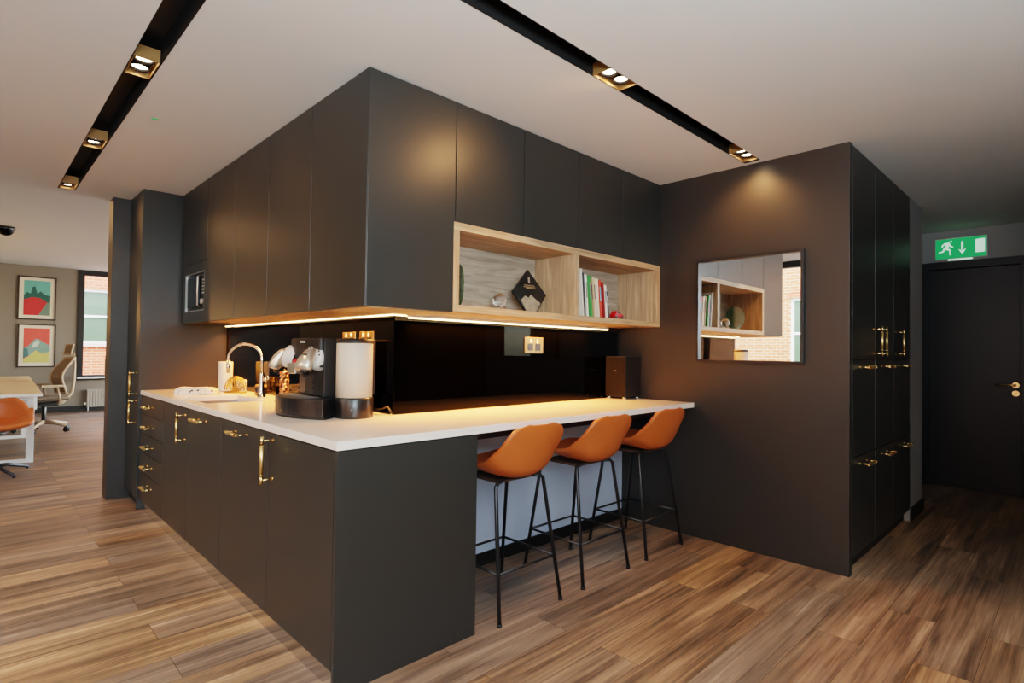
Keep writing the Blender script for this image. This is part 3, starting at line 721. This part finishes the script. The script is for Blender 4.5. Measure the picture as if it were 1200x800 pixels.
# books
rb=random.Random(5)
books=[('thin white magazine leaning on the shelf divider',(226,222,210),.010,.292,1),
('slim dark grey book next to the leaning magazine',(58,56,58),.012,.270,1),
('white book left of the bright green one',(230,228,220),.017,.262,1),
('bright green book in the shelf row',(62,146,72),.020,.258,1),
('tan brown book right of the green one',(176,138,96),.019,.25,1),
('pale beige book in the middle of the shelf row',(216,198,166),.018,.252,1),
('ivory book just left of the red ones',(224,214,192),.014,.246,1),
('orange red book in the shelf row',(200,62,38),.020,.24,1),
('thin dark red book beside the orange red one',(140,34,30),.012,.23,1),
('off white book near the right end of the row',(226,222,214),.020,.212,1),
('small black book ending the row on the right',(34,34,38),.020,.175,1)]
x=1.752
for i,(lb,c,w,h,ln) in enumerate(books):
    lean=-.115
    t=thing('book',(x+w/2,.35,ZS),lb,'book','books in the right shelf bay')
    y0=.285+rb.uniform(0,.014); y1=y0+.155+.02*rb.random()
    mc=mat('book cover %d'%i,srgb(*c),.55)
    # the foot of the book sits on the shelf; the top leans towards the divider
    w2=w-.0012
    xx=x+.028
    def bk(u,v,z): return (xx+u+lean*.9*z, v, ZS+.0004+z+(.0 if u<w2/2 else .0))
    m=MB()
    def bx(u0,u1,v0,v1,z0,z1):
        vs=[bk(u,v,z) for u in (u0,u1) for v in (v0,v1) for z in (z0,z1)]
        m.add(vs,[(0,1,3,2),(4,6,7,5),(0,4,5,1),(2,3,7,6),(0,2,6,4),(1,5,7,3)])
    bx(0,.0018,y0,y1,0,h); bx(w2-.0018,w2,y0,y1,0,h); bx(.0018,w2-.0018,y0,y0+.002,0,h)
    m.build('cover',mc,t)
    m=MB(); bx(.0018,w2-.0018,y0+.0021,y1-.003,.003,h-.003); m.build('pages',M['paper'],t)
    if w>.015:
        m=MB(); bx(w2*.25,w2*.75,y0-.0006,y0-.0001,h*.45,h*.82); m.build('title_band',mat('book title %d'%i,srgb(*[255-q if sum(c)<330 else int(q*.45) for q in c]),.6),t)
    x+=w+.0012+.0085
# toy car
t=thing('toy_car',(2.19,.35,ZS),'small red toy car at the right of the books','toy car')
cx0,cy0=2.185,.33
def tc_(u,v,h): return (cx0+u,cy0+h,ZS+v)
MB().prism([(-.05,.012),(.052,.012),(.054,.026),(.045,.034),(.022,.037),(.010,.055),(-.026,.056),(-.038,.038),(-.052,.034)],-.022,.022,tc_).build('body',M['red'],t,bevel=.004)
MB().prism([(.018,.039),(.008,.052),(-.022,.053),(-.032,.040)],-.0226,.0226,tc_).build('window',M['blackplastic'],t)
for u in (-.030,.032):
    for h in (-.024,.016): MB().cyl((cx0+u,cy0+h,ZS+.0125),(cx0+u,cy0+h+.008,ZS+.0125),.012,n=18).build('wheel',M['blackplasticm'],t)

# speaker on the bar
t=thing('speaker',(2.535,.52,H),'black cube speaker on the bar counter in the corner by the glass','speaker')
MB().box(2.440,2.640,.428,.605,H+.018,H+.312).build('body',M['blackplasticm'],t,bevel=.004)
MB().box(2.4355,2.4398,.436,.597,H+.026,H+.304).build('grille',mat('speaker grille',srgb(10,10,10),.7,bump=.5,nscale=300,spec=.2),t,bevel=.001)
MB().box(2.4345,2.4355,.505,.525,H+.206,H+.211).build('badge',M['silver'],t)
for x_,y_ in ((2.46,.448),(2.46,.585),(2.62,.448),(2.62,.585)): MB().cyl((x_,y_,H+.0005),(x_,y_,H+.0178),.014,.012,18).build('foot',M['chrome'],t)

# ------------------------------------------------------------------ mirror
t=thing('wall_mirror',(R-.02,-.37,1.55),'rectangular black framed mirror on the dark wall','mirror')
a0,a1,b0,b1=-.713,-.026,1.204,1.899; w=.016
m=MB(); m.box(R-.036,R-.0006,a0,a0+w,b0,b1); m.box(R-.036,R-.0006,a1-w,a1,b0,b1); m.box(R-.036,R-.0006,a0+w,a1-w,b1-w,b1); m.box(R-.036,R-.0006,a0+w,a1-w,b0,b0+w)
m.build('frame',M['blackmetal'],t,bevel=.001)
MB().box(R-.012,R-.0006,a0+w,a1-w,b0+w,b1-w).build('glass',M['mirror'],t)

# ------------------------------------------------------------------ corridor storage units (faces -Y)
cols=[(R+.053,3.203,3.155,'nearest the mirror wall'),(3.203,3.69,3.27,'in the middle of the corridor run'),(3.69,4.222,3.755,'at the far end of the corridor run')]
for i,(x0,x1,hx,w) in enumerate(cols):
    t=thing('storage_cabinet',((x0+x1)/2,BY+.3,0),'dark full height cabinet column with brass bars '+w,'cabinet','corridor storage columns') 
    MB().box(x0+.001,x1-.001,BY+DT+.001,BY+.58,.09,HC-.002).build('carcass',M['carcass'],t)
    MB().box(x0+.001,x1-.001,BY+.04,BY+.055,.001,.089).build('kick_board',M['skirt'],t)
    for nm,z0,z1 in (('door',1.238,HC-.003),('flap',.665,1.236),('flap',.09,.663)):
        d=MB().box(x0+g,x1-g,BY,BY+DT,z0+g,z1-g).build(nm,M['char'],t,bevel=.0012)
        if nm=='door': handle(d,(hx,BY,1.352),(0,0,1),.19,(0,-1,0))
        else: handle(d,((x0+x1)/2-.02,BY,z1-.045),(1,0,0),.185,(0,-1,0))

# ------------------------------------------------------------------ exit sign
t=thing('exit_sign',(DX-.03,-1.06,2.3),'green illuminated emergency exit sign above the black door','exit sign')
sy0,sy1,sz0,sz1=-1.25,-.868,2.213,2.402
MB().box(DX-.045,DX-.001,sy0-.006,sy1+.006,sz0-.006,sz1+.006).build('housing',M['white'],t,bevel=.004)
MB().box(DX-.047,DX-.0455,sy0,sy1,sz0,sz1).build('panel',M['exitgreen'],t)
W_=sy1-sy0; Hh=sz1-sz0
def EP(u,v,h): return (DX-.0476-h, sy1-u*W_, sz0+v*Hh)
def pg(name,poly,mt=M['exitwhite']): 
    return MB().prism(poly,0,.0006,EP).build(name,mt,t)
m=MB()
hd=[(.315+.022*math.cos(2*PI*k/14),.86+.045*math.sin(2*PI*k/14)) for k in range(14)]
m.prism(hd,0,.0006,EP)
m.prism([(.17,.80),(.275,.82),(.30,.74),(.25,.52),(.19,.45),(.165,.52),(.20,.68)],0,.0005,EP)     # torso
m.prism([(.275,.80),(.31,.66),(.36,.58),(.35,.53),(.29,.60),(.25,.72)],0,.0004,EP)                  # front arm
m.prism([(.19,.80),(.13,.72),(.12,.60),(.145,.59),(.16,.69),(.21,.73)],0,.0003,EP)                  # rear arm
m.prism([(.235,.54),(.30,.46),(.315,.20),(.285,.14),(.275,.40),(.19,.47)],0,.00045,EP)              # front leg
m.prism([(.20,.50),(.165,.34),(.06,.30),(.06,.36),(.14,.40),(.16,.54)],0,.00035,EP)                 # rear leg
m.build('running_figure',M['exitwhite'],t)
m=MB(); m.prism([(.515,.82),(.555,.82),(.555,.40),(.515,.40)],0,.0006,EP); m.prism([(.455,.44),(.535,.18),(.615,.44),(.535,.36)],0,.0005,EP); m.build('down_arrow',M['exitwhite'],t)
pg('doorway',[(.79,.86),(.97,.88),(.97,.20),(.79,.20)])
m=MB(); m.box(DX-.040,DX-.012,-1.145,-.962,sz0-.016,sz0-.0065); m.build('lamp_tube',M['exitwhite'],t)

# ------------------------------------------------------------------ bar stools
KS=[(.425,.680,.150,.010),(.40,.688,.185,.018),(.33,.680,.207,.034),(.23,.664,.217,.050),(.13,.650,.221,.070),(.05,.652,.225,.094),(-.008,.680,.226,.104),(-.040,.740,.222,.082),(-.056,.800,.216,.052),(-.064,.846,.205,.030),(-.0675,.874,.188,.019),(-.0685,.892,.166,.012),(-.069,.902,.130,.008),(-.0692,.9075,.085,.006)]
def sm(x): x=min(1,max(0,x)); return x*x*(3-2*x)
def shell_pt(u,v):
    y,z,w,k=spline(KS,v); th=math.radians(90-82*sm((v-.22)/.48)); d=k*abs(u)**2.3
    return (u*w*(1-.05*u*u), y-.2+math.cos(th)*d, z+math.sin(th)*d)
def make_stool():
    t=thing('bar_stool',(0,0,0),'','stool','leather bar stools along the counter')
    I=Matrix.Identity(4)
    sh=grid_shell('seat_shell',M['leather'],t,shell_pt,14,40,.026,I,1)
    sh.modifiers['sub'].levels=2; sh.modifiers['sub'].render_levels=2
    m=MB(); m.box(-.14,.14,-.12,.14,.620,.633); 
    m.build('seat_plate',M['under'],t,off=I,bevel=.01)
    feet=[(-.211,-.222),(.211,-.222),(-.208,.212),(.208,.212)]; tops=[(-.165,-.135),(.165,-.135),(-.165,.13),(.165,.13)]
    zr=.222
    ring=[]
    for (fx,fy),(tx,ty) in zip(feet,tops):
        sx=1 if fx>0 else -1; sy=1 if fy>0 else -1
        m=MB(); pts=[(tx-sx*.06,ty-sy*.02,.628),(tx-sx*.018,ty-sy*.006,.627),(tx,ty,.611),(fx,fy,.012)]
        m.tube(pts,.0095,12); m.cyl((fx,fy,.0003),(fx,fy,.014),.0125,.0115,14)
        m.build('leg',M['blackmetal'],t,off=I)
        f=(.611-zr)/.599; ring.append((tx+(fx-tx)*f,ty+(fy-ty)*f,zr))
    a,b,d,c=ring[0],ring[1],ring[2],ring[3]
    m=MB()
    for p,q in ((a,b),(b,c),(c,d),(d,a)): m.tube([p,q],.0065,10)
    m.build('foot_rest',M['blackmetal'],t,off=I)
    return t
st=make_stool()
for i,(x,lb) in enumerate(((1.010,'cognac leather bar stool nearest the camera, beside the charcoal end panel'),(1.615,'middle one of the three cognac leather bar stools at the white counter'),(2.228,'cognac leather bar stool farthest from the camera, beside the mirror wall'))):
    if i==0: st.location=(x,.2,0); st['label']=lb
    else: dup(st,(x,.2,0),lb)

# ------------------------------------------------------------------ far office
# desk
t=thing('office_desk',(-.40,6.0,0),'long pale topped desk with white frame legs in the far office','desk',rotz=math.radians(-2.0))
I=Matrix.Identity(4)
MB().box(-1.7,.02,-.05,4.6,.715,.74).build('desk_top',M['desk'],t,off=I,bevel=.002)
MB().box(-1.7,.021,-.0525,-.0505,.712,.741).build('edge_band',M['deskwhite'],t,off=I)
for y in (.03,2.2,4.5):
    m=MB(); m.box(-.10,-.04,y,y+.05,.0,.71); m.box(-1.6,-1.54,y,y+.05,0,.71); m.box(-1.54,-.10,y,y+.05,0,.04); m.box(-1.54,-.10,y,y+.05,.67,.71); m.build('leg_frame',M['deskwhite'],t,off=I,bevel=.003)
m=MB(); m.box(-.16,-.02,.10,.3,.56,.71); m.build('cable_box',M['deskwhite'],t,off=I,bevel=.004)
# framed prints
def prnt(x0,x1,z0,z1,label,layers):
    y=YF
    t=thing('framed_print',((x0+x1)/2,y,z0),label,'picture')
    m=MB(); w=.022
    m.box(x0,x0+w,y-.03,y-.001,z0,z1); m.box(x1-w,x1,y-.03,y-.001,z0,z1); m.box(x0+w,x1-w,y-.03,y-.001,z1-w,z1); m.box(x0+w,x1-w,y-.03,y-.001,z0,z0+w)
    m.build('frame',M['framewood'],t,bevel=.002)
    MB().box(x0+w,x1-w,y-.012,y-.002,z0+w,z1-w).build('mount_board',M['mountboard'],t)
    px0,px1,pz0,pz1=x0+.085,x1-.085,z0+.085,z1-.075
    for i,(poly,c,nm) in enumerate(layers):
        MB().prism([(px0+u*(px1-px0),pz0+v*(pz1-pz0)) for u,v in poly],0,.0006,lambda u,v,h,i=i:(u,y-.0125-.0009*i-h,v)).build(nm,mat('print ink %s%d'%(label[:6],i),srgb(*c),.7,noise=.2,nscale=14),t)
M['framewood']=mat('dark picture frame',srgb(44,30,26),.5); M['mountboard']=mat('cream mount board',srgb(214,206,188),.8)
sq=[(0,0),(1,0),(1,1),(0,1)]
prnt(-.35,.20,1.735,2.535,'upper framed print with teal sky over dark trees and red field',[(sq,(96,168,158),'sky'),([(0,.38),(1,.30),(1,.58),(.8,.60),(.62,.70),(.5,.62),(.42,.84),(.3,.80),(.26,.62),(.1,.66),(0,.55)],(32,84,78),'trees'),([(0,0),(1,0),(1,.30),(.85,.40),(.6,.50),(.3,.52),(0,.44)],(188,44,48),'field'),([(.55,0),(1,0),(1,.42),(.86,.36),(.72,.2)],(96,120,106),'bank')])
prnt(-.335,.21,.86,1.655,'lower framed print with coral sky over grey green hills',[(sq,(214,82,74),'sky'),([(0,.2),(1,.2),(1,.50),(.86,.55),(.7,.62),(.55,.70),(.42,.68),(.3,.58),(.15,.46),(0,.42)],(116,148,138),'hills'),([(.3,.42),(.55,.48),(.62,.62),(.5,.66),(.38,.58)],(188,200,190),'snow_patch'),([(0,0),(1,0),(1,.32),(.7,.26),(.45,.36),(.2,.18),(0,.1)],(196,188,112),'meadow'),([(0,.12),(.2,.2),(.16,.40),(0,.44)],(62,104,102),'shade')])
# radiator
t=thing('radiator',(.86,YF-.06,.07),'low beige radiator under the far window','radiator')
m=MB(); m.box(.69,1.75,YF-.075,YF-.03,.08,.42)
for k in range(24): m.box(.70+k*.0435,.728+k*.0435,YF-.083,YF-.075,.10,.40)
m.build('panel',M['radiator'],t,bevel=.004)
m=MB(); m.cyl((.72,YF-.05,.0),(.72,YF-.05,.08),.008); m.box(.66,.70,YF-.07,YF-.04,.13,.17); m.build('valve',M['white'],t)
# orange tub chair
def TB(u,v):
    # v: seat front -> back top, wraps round
    K=[(.28,.455,.22,.03),(.25,.47,.26,.05),(.13,.455,.29,.12),(.0,.445,.30,.20),(-.12,.455,.31,.27),(-.20,.50,.31,.28),(-.235,.57,.305,.26),(-.25,.64,.29,.22),(-.255,.685,.26,.18),(-.257,.70,.22,.15)]
    y,z,w,k=spline(K,v); th=math.radians(90-84*sm((v-.2)/.4)); d=k*abs(u)**2.2
    return (u*w, y+math.cos(th)*d, z+math.sin(th)*d)
t=thing('tub_chair',(-.80,5.50,0),'orange leather tub chair on a black four star base by the desk','chair',rotz=math.radians(196))
grid_shell('seat_shell',M['leather'],t,TB,14,26,.05,I,1)
m=MB(); m.cyl((0,0,.07),(0,0,.40),.025,n=18); m.cyl((0,0,.385),(0,0,.41),.10,.14,24); m.build('column',M['blackmetal'],t,off=I)
m=MB()
for k in range(4):
    a=k*PI/2+.25; m.tube([(0,0,.085),(.16*math.cos(a),.16*math.sin(a),.075),(.34*math.cos(a),.34*math.sin(a),.022)],[.022,.018,.013],10); m.cyl((.34*math.cos(a),.34*math.sin(a),.0005),(.34*math.cos(a),.34*math.sin(a),.03),.014,.012,12)
m.build('star_base',M['blackmetal'],t,off=I)
# ergonomic office chair, faces -X locally
def ergo(loc,rz,label):
    t=thing('office_chair',loc,label,'chair','mesh office chairs',rz)
    def seat(u,v): # front (v=0) at -X
        x=-.25+.5*v; return (x, u*(.235-.03*(1-v)), .46+.03*u*u-.035*max(0,.25-v)*4*max(0,.25-v)*4*.4+.01*math.sin(v*3))
    grid_shell('seat',M['mesh'],t,seat,8,10,.05,I,1)
    def back(u,v):
        z=.55+.53*v; x=.215+.10*v+.05*math.sin(v*PI)*-1+.03*math.cos(v*6); return (x-.05*u*u, u*(.21+.035*math.sin(v*PI)-.04*v), z)
    b=grid_shell('backrest',M['mesh'],t,back,8,12,.02,I,1)
    e=[back(-1,i/14) for i in range(15)]+[back(-1+2*i/6,1) for i in range(1,7)]+[back(1,1-i/14) for i in range(1,15)]+[back(1-2*i/6,0) for i in range(1,6)]
    MB().tube(e,.016,8,closed=True).build('back_frame',M['beige'],b,off=I)
    m=MB(); m.tube([(.06,0,.40),(.22,0,.42),(.33,0,.55),(.355,0,.75),(.36,0,1.0),(.345,0,1.16)],[.03,.03,.024,.02,.016,.012],10); m.build('spine',M['beige'],t,off=I)
    def hr(u,v): return (.30+.03*v-.04*u*u, u*.14, 1.13+.15*v)
    h=grid_shell('head_rest',M['mesh'],t,hr,6,4,.02,I,1)
    e=[hr(-1,i/4) for i in range(5)]+[hr(-1+2*i/6,1) for i in range(1,7)]+[hr(1,1-i/4) for i in range(1,5)]+[hr(1-2*i/6,0) for i in range(1,6)]
    MB().tube(e,.010,8,closed=True).build('head_frame',M['beige'],h,off=I)
    for s in (-1,1):
        m=MB(); m.tube([(.10,s*.2,.42),(.10,s*.285,.47),(.06,s*.29,.66)],.016,8); m.obox((.0,s*.29,.675),(1,0,0),(0,1,0),(0,0,1),.13,.04,.014); m.build('armrest',M['beige'],t,off=I)
    m=MB(); m.box(-.12,.14,-.13,.13,.37,.43); m.cyl((0,0,.13),(0,0,.38),.028,n=16); m.build('mechanism',M['blackplastic'],t,off=I,bevel=.01)
    bs=MB()
    for k in range(5):
        a=k*2*PI/5+.3; bs.tube([(0,0,.14),(.15*math.cos(a),.15*math.sin(a),.125),(.33*math.cos(a),.33*math.sin(a),.085)],[.035,.026,.018],8)
    bb=bs.build('star_base',M['beige'],t,off=I)
    for k in range(5):
        a=k*2*PI/5+.3; p=Vector((.33*math.cos(a),.33*math.sin(a),.0315)); q=Vector((-math.sin(a),math.cos(a),0))
        m=MB(); m.cyl(p-q*.026,p-q*.008,.031,n=18); m.cyl(p+q*.008,p+q*.026,.031,n=18); m.cyl(p-q*.008+Vector((0,0,.01)),p+q*.008+Vector((0,0,.01)),.012,n=10); m.cyl(p+Vector((0,0,.03)),p+Vector((0,0,.065)),.009,n=10); m.build('caster',M['blackplastic'],bb,off=I)
    return t
e1=ergo((-.15,8.8,0),math.radians(12),'beige mesh office chair with headrest at the far desk')
dup(e1,(1.22,10.75,0),'beige mesh office chair half hidden by the column under the far window',rotz=math.radians(170))

# ------------------------------------------------------------------ outside
def building(name,label,axis,pos,u0,u1,z1,wins,brick,sgn):
    """facade plane at pos; windows recessed with white frames"""
    F3=(lambda u,z,h:(pos-sgn*h,u,z)) if axis=='X' else (lambda u,z,h:(u,pos-sgn*h,z))
    c=Vector(F3((u0+u1)/2,0,-.5)); t=thing(name,(c.x,c.y,-1.0),label,'building')
    us=sorted({u0,u1,*[w[0] for w in wins],*[w[1] for w in wins]}); zs=sorted({-1.0,z1,*[w[2] for w in wins],*[w[3] for w in wins]})
    m=MB(); m.cells(us,zs,lambda u,z:not any(w[0]<u<w[1] and w[2]<z<w[3] for w in wins),-.3,0)
    m.v=[F3(p[0],p[1],p[2]) for p in m.v]; m.build('facade',brick,t)
    for (a,b,z0,z2) in wins:
        f=MB(); e=.07
        for r in ((a,a+e,z0,z2),(b-e,b,z0,z2),(a+e,b-e,z2-e,z2),(a+e,b-e,z0,z0+e),(a+e,b-e,(z0+z2)/2-.03,(z0+z2)/2+.03),((a+b)/2-.02,(a+b)/2+.02,z0+e,z2-e)):
            f.prism([(r[0],r[2]),(r[1],r[2]),(r[1],r[3]),(r[0],r[3])],-.16,-.09,F3)
        fo=f.build('window_frame',M['white'],t)
        MB().prism([(a+e,z0+e),(b-e,z0+e),(b-e,z2-e),(a+e,z2-e)],-.14,-.13,F3).build('pane',M['greenpane'],fo)
        MB().prism([(a-.06,z0-.09),(b+.06,z0-.09),(b+.06,z0),(a-.06,z0)],-.05,.08,F3).build('sill',M['roadgrey'],t)
        if axis=='X':
            n=9; top=[(a-.06+(b-a+.12)*k/n, z2+.10+.16*math.sin(PI*k/n)) for k in range(n+1)]
            MB().prism([(a-.06,z2),(b+.06,z2)]+top[::-1],.005,.03,F3).build('arch',M['brickx'],t)
    return t
building('brick_building','sunlit orange brick building with arched windows seen in the mirror','X',-9.0,-8,14,9,[(-3.2,-1.9,.9,2.75),(.1,1.3,.9,2.75),(2.30,3.45,.9,2.75),(5.2,6.4,.9,2.75),(8,9.2,.9,2.75),(2.3,3.45,4.2,6),(5.2,6.4,4.2,6)],M['brick'],-1)
building('brick_building','red brick building with pale sash windows outside the far office window','Y',17.0,-6,10,8,[(-2.6,-.9,1.3,2.85),(.80,2.9,1.34,2.82),(4.6,6.2,1.3,2.85)],M['brickx'],1)
o=MB().box(-30,30,-30,40,-1.2,-1.02).build('street_ground',M['roadgrey']); tag(o,'pale street surface outside the windows','street'); o['kind']='structure'

# ------------------------------------------------------------------ light
w=bpy.data.worlds.new('world'); scn.world=w; w.use_nodes=True; nt=w.node_tree
bg=nt.nodes['Background']; sky=nt.nodes.new('ShaderNodeTexSky'); sky.sky_type='NISHITA'; sky.sun_disc=False; sky.sun_elevation=math.radians(42); sky.sun_rotation=math.radians(120)
nt.links.new(sky.outputs[0],bg.inputs['Color']); bg.inputs['Strength'].default_value=1.9
LED_E=66
S=bpy.data.lights.new('sun','SUN'); S.energy=7.5; S.color=(1,.84,.64); S.angle=.01
o=bpy.data.objects.new('sun',S); COL.objects.link(o); o.rotation_euler=Vector((-.62,.48,-.62)).to_track_quat('-Z','Y').to_euler()
def area(name,loc,direction,sx,sy,e,col=(1,1,1)):
    L=bpy.data.lights.new(name,'AREA'); L.shape='RECTANGLE'; L.size=sx; L.size_y=sy; L.energy=e; L.color=col
    o=bpy.data.objects.new(name,L); COL.objects.link(o); o.location=loc; o.rotation_euler=Vector(direction).to_track_quat('-Z','Y').to_euler(); return o
# daylight entering each window of the left wall (portal lamps guide sampling) 
for (a0,a1,z0,z1) in WL:
    L=area('window_portal',(XW-.02,(a0+a1)/2,(z0+z1)/2),(1,0,0),z1-z0,a1-a0,1); L.data.cycles.is_portal=True
    L.rotation_euler=Matrix(((0,0,-1),(0,1,0),(1,0,0))).to_euler()
for (a0,a1,z0,z1) in WB:
    L=area('window_portal',((a0+a1)/2,YB+.02,(z0+z1)/2),(0,1,0),a1-a0,z1-z0,1); L.data.cycles.is_portal=True
area('ceiling_fill',(-1.0,-2.6,1.75),(.25,.35,1),.9,.9,215,(.76,.90,1))  # unseen fill light added behind the camera to brighten the ceiling
for loc,sx,sy,e in (((.585,1.87,UB-.016),.02,2.55,LED_E),((1.46,.583,UB-.027),1.50,.02,LED_E*.93)):
    L=bpy.data.lights.new('led_lamp','AREA'); L.shape='RECTANGLE'; L.size=sx; L.size_y=sy; L.energy=e; L.color=(1,.29,.04); L.spread=math.radians(125)
    o=bpy.data.objects.new('led_lamp',L); COL.objects.link(o); o.location=loc
area('daylight',(-4.2,-1.3,3.35),(1,0,-.42),5.0,.6,600,(.90,.96,1))
area('daylight',(1.5,12.9,3.7),(-.25,-1,-.5),2.2,.7,260,(.85,.93,1))
# ceiling lamps of the room behind the camera and of the far office
area('ceiling_lamp',(-1.0,-3.4,HC-.04),(0,0,-1),1.6,1.6,60,(.93,.97,1))
area('ceiling_lamp',(-.6,5.6,HH-.05),(0,0,-1),1.2,2.2,16,(1,.50,.18))
L=bpy.data.lights.new('floor_lamp_glow','POINT'); L.energy=26; L.color=(1,.50,.16); L.shadow_soft_size=.12
o=bpy.data.objects.new('floor_lamp_glow',L); COL.objects.link(o); o.location=(-1.9,8.6,1.75)

# ------------------------------------------------------------------ camera
cam=bpy.data.cameras.new('camera'); co=bpy.data.objects.new('camera',cam); COL.objects.link(co)
yaw,pitch,roll=.7716,.0187,.0129
f=Vector((math.sin(yaw)*math.cos(pitch),math.cos(yaw)*math.cos(pitch),math.sin(pitch))); r=Vector((math.cos(yaw),-math.sin(yaw),0)); u=r.cross(f)
r2=r*math.cos(roll)+u*math.sin(roll); u2=-r*math.sin(roll)+u*math.cos(roll)
co.matrix_world=Matrix(((r2.x,u2.x,-f.x,-.9613),(r2.y,u2.y,-f.y,-1.8892),(r2.z,u2.z,-f.z,1.2546),(0,0,0,1)))
cam.sensor_width=36; cam.lens=36*653.757/1200; cam.clip_start=.02; cam.clip_end=200
scn.camera=co
scn.view_settings.view_transform='Filmic'; scn.view_settings.look='Medium High Contrast'; scn.view_settings.exposure=0.08
scn.cycles.max_bounces=8; scn.cycles.use_denoising=True
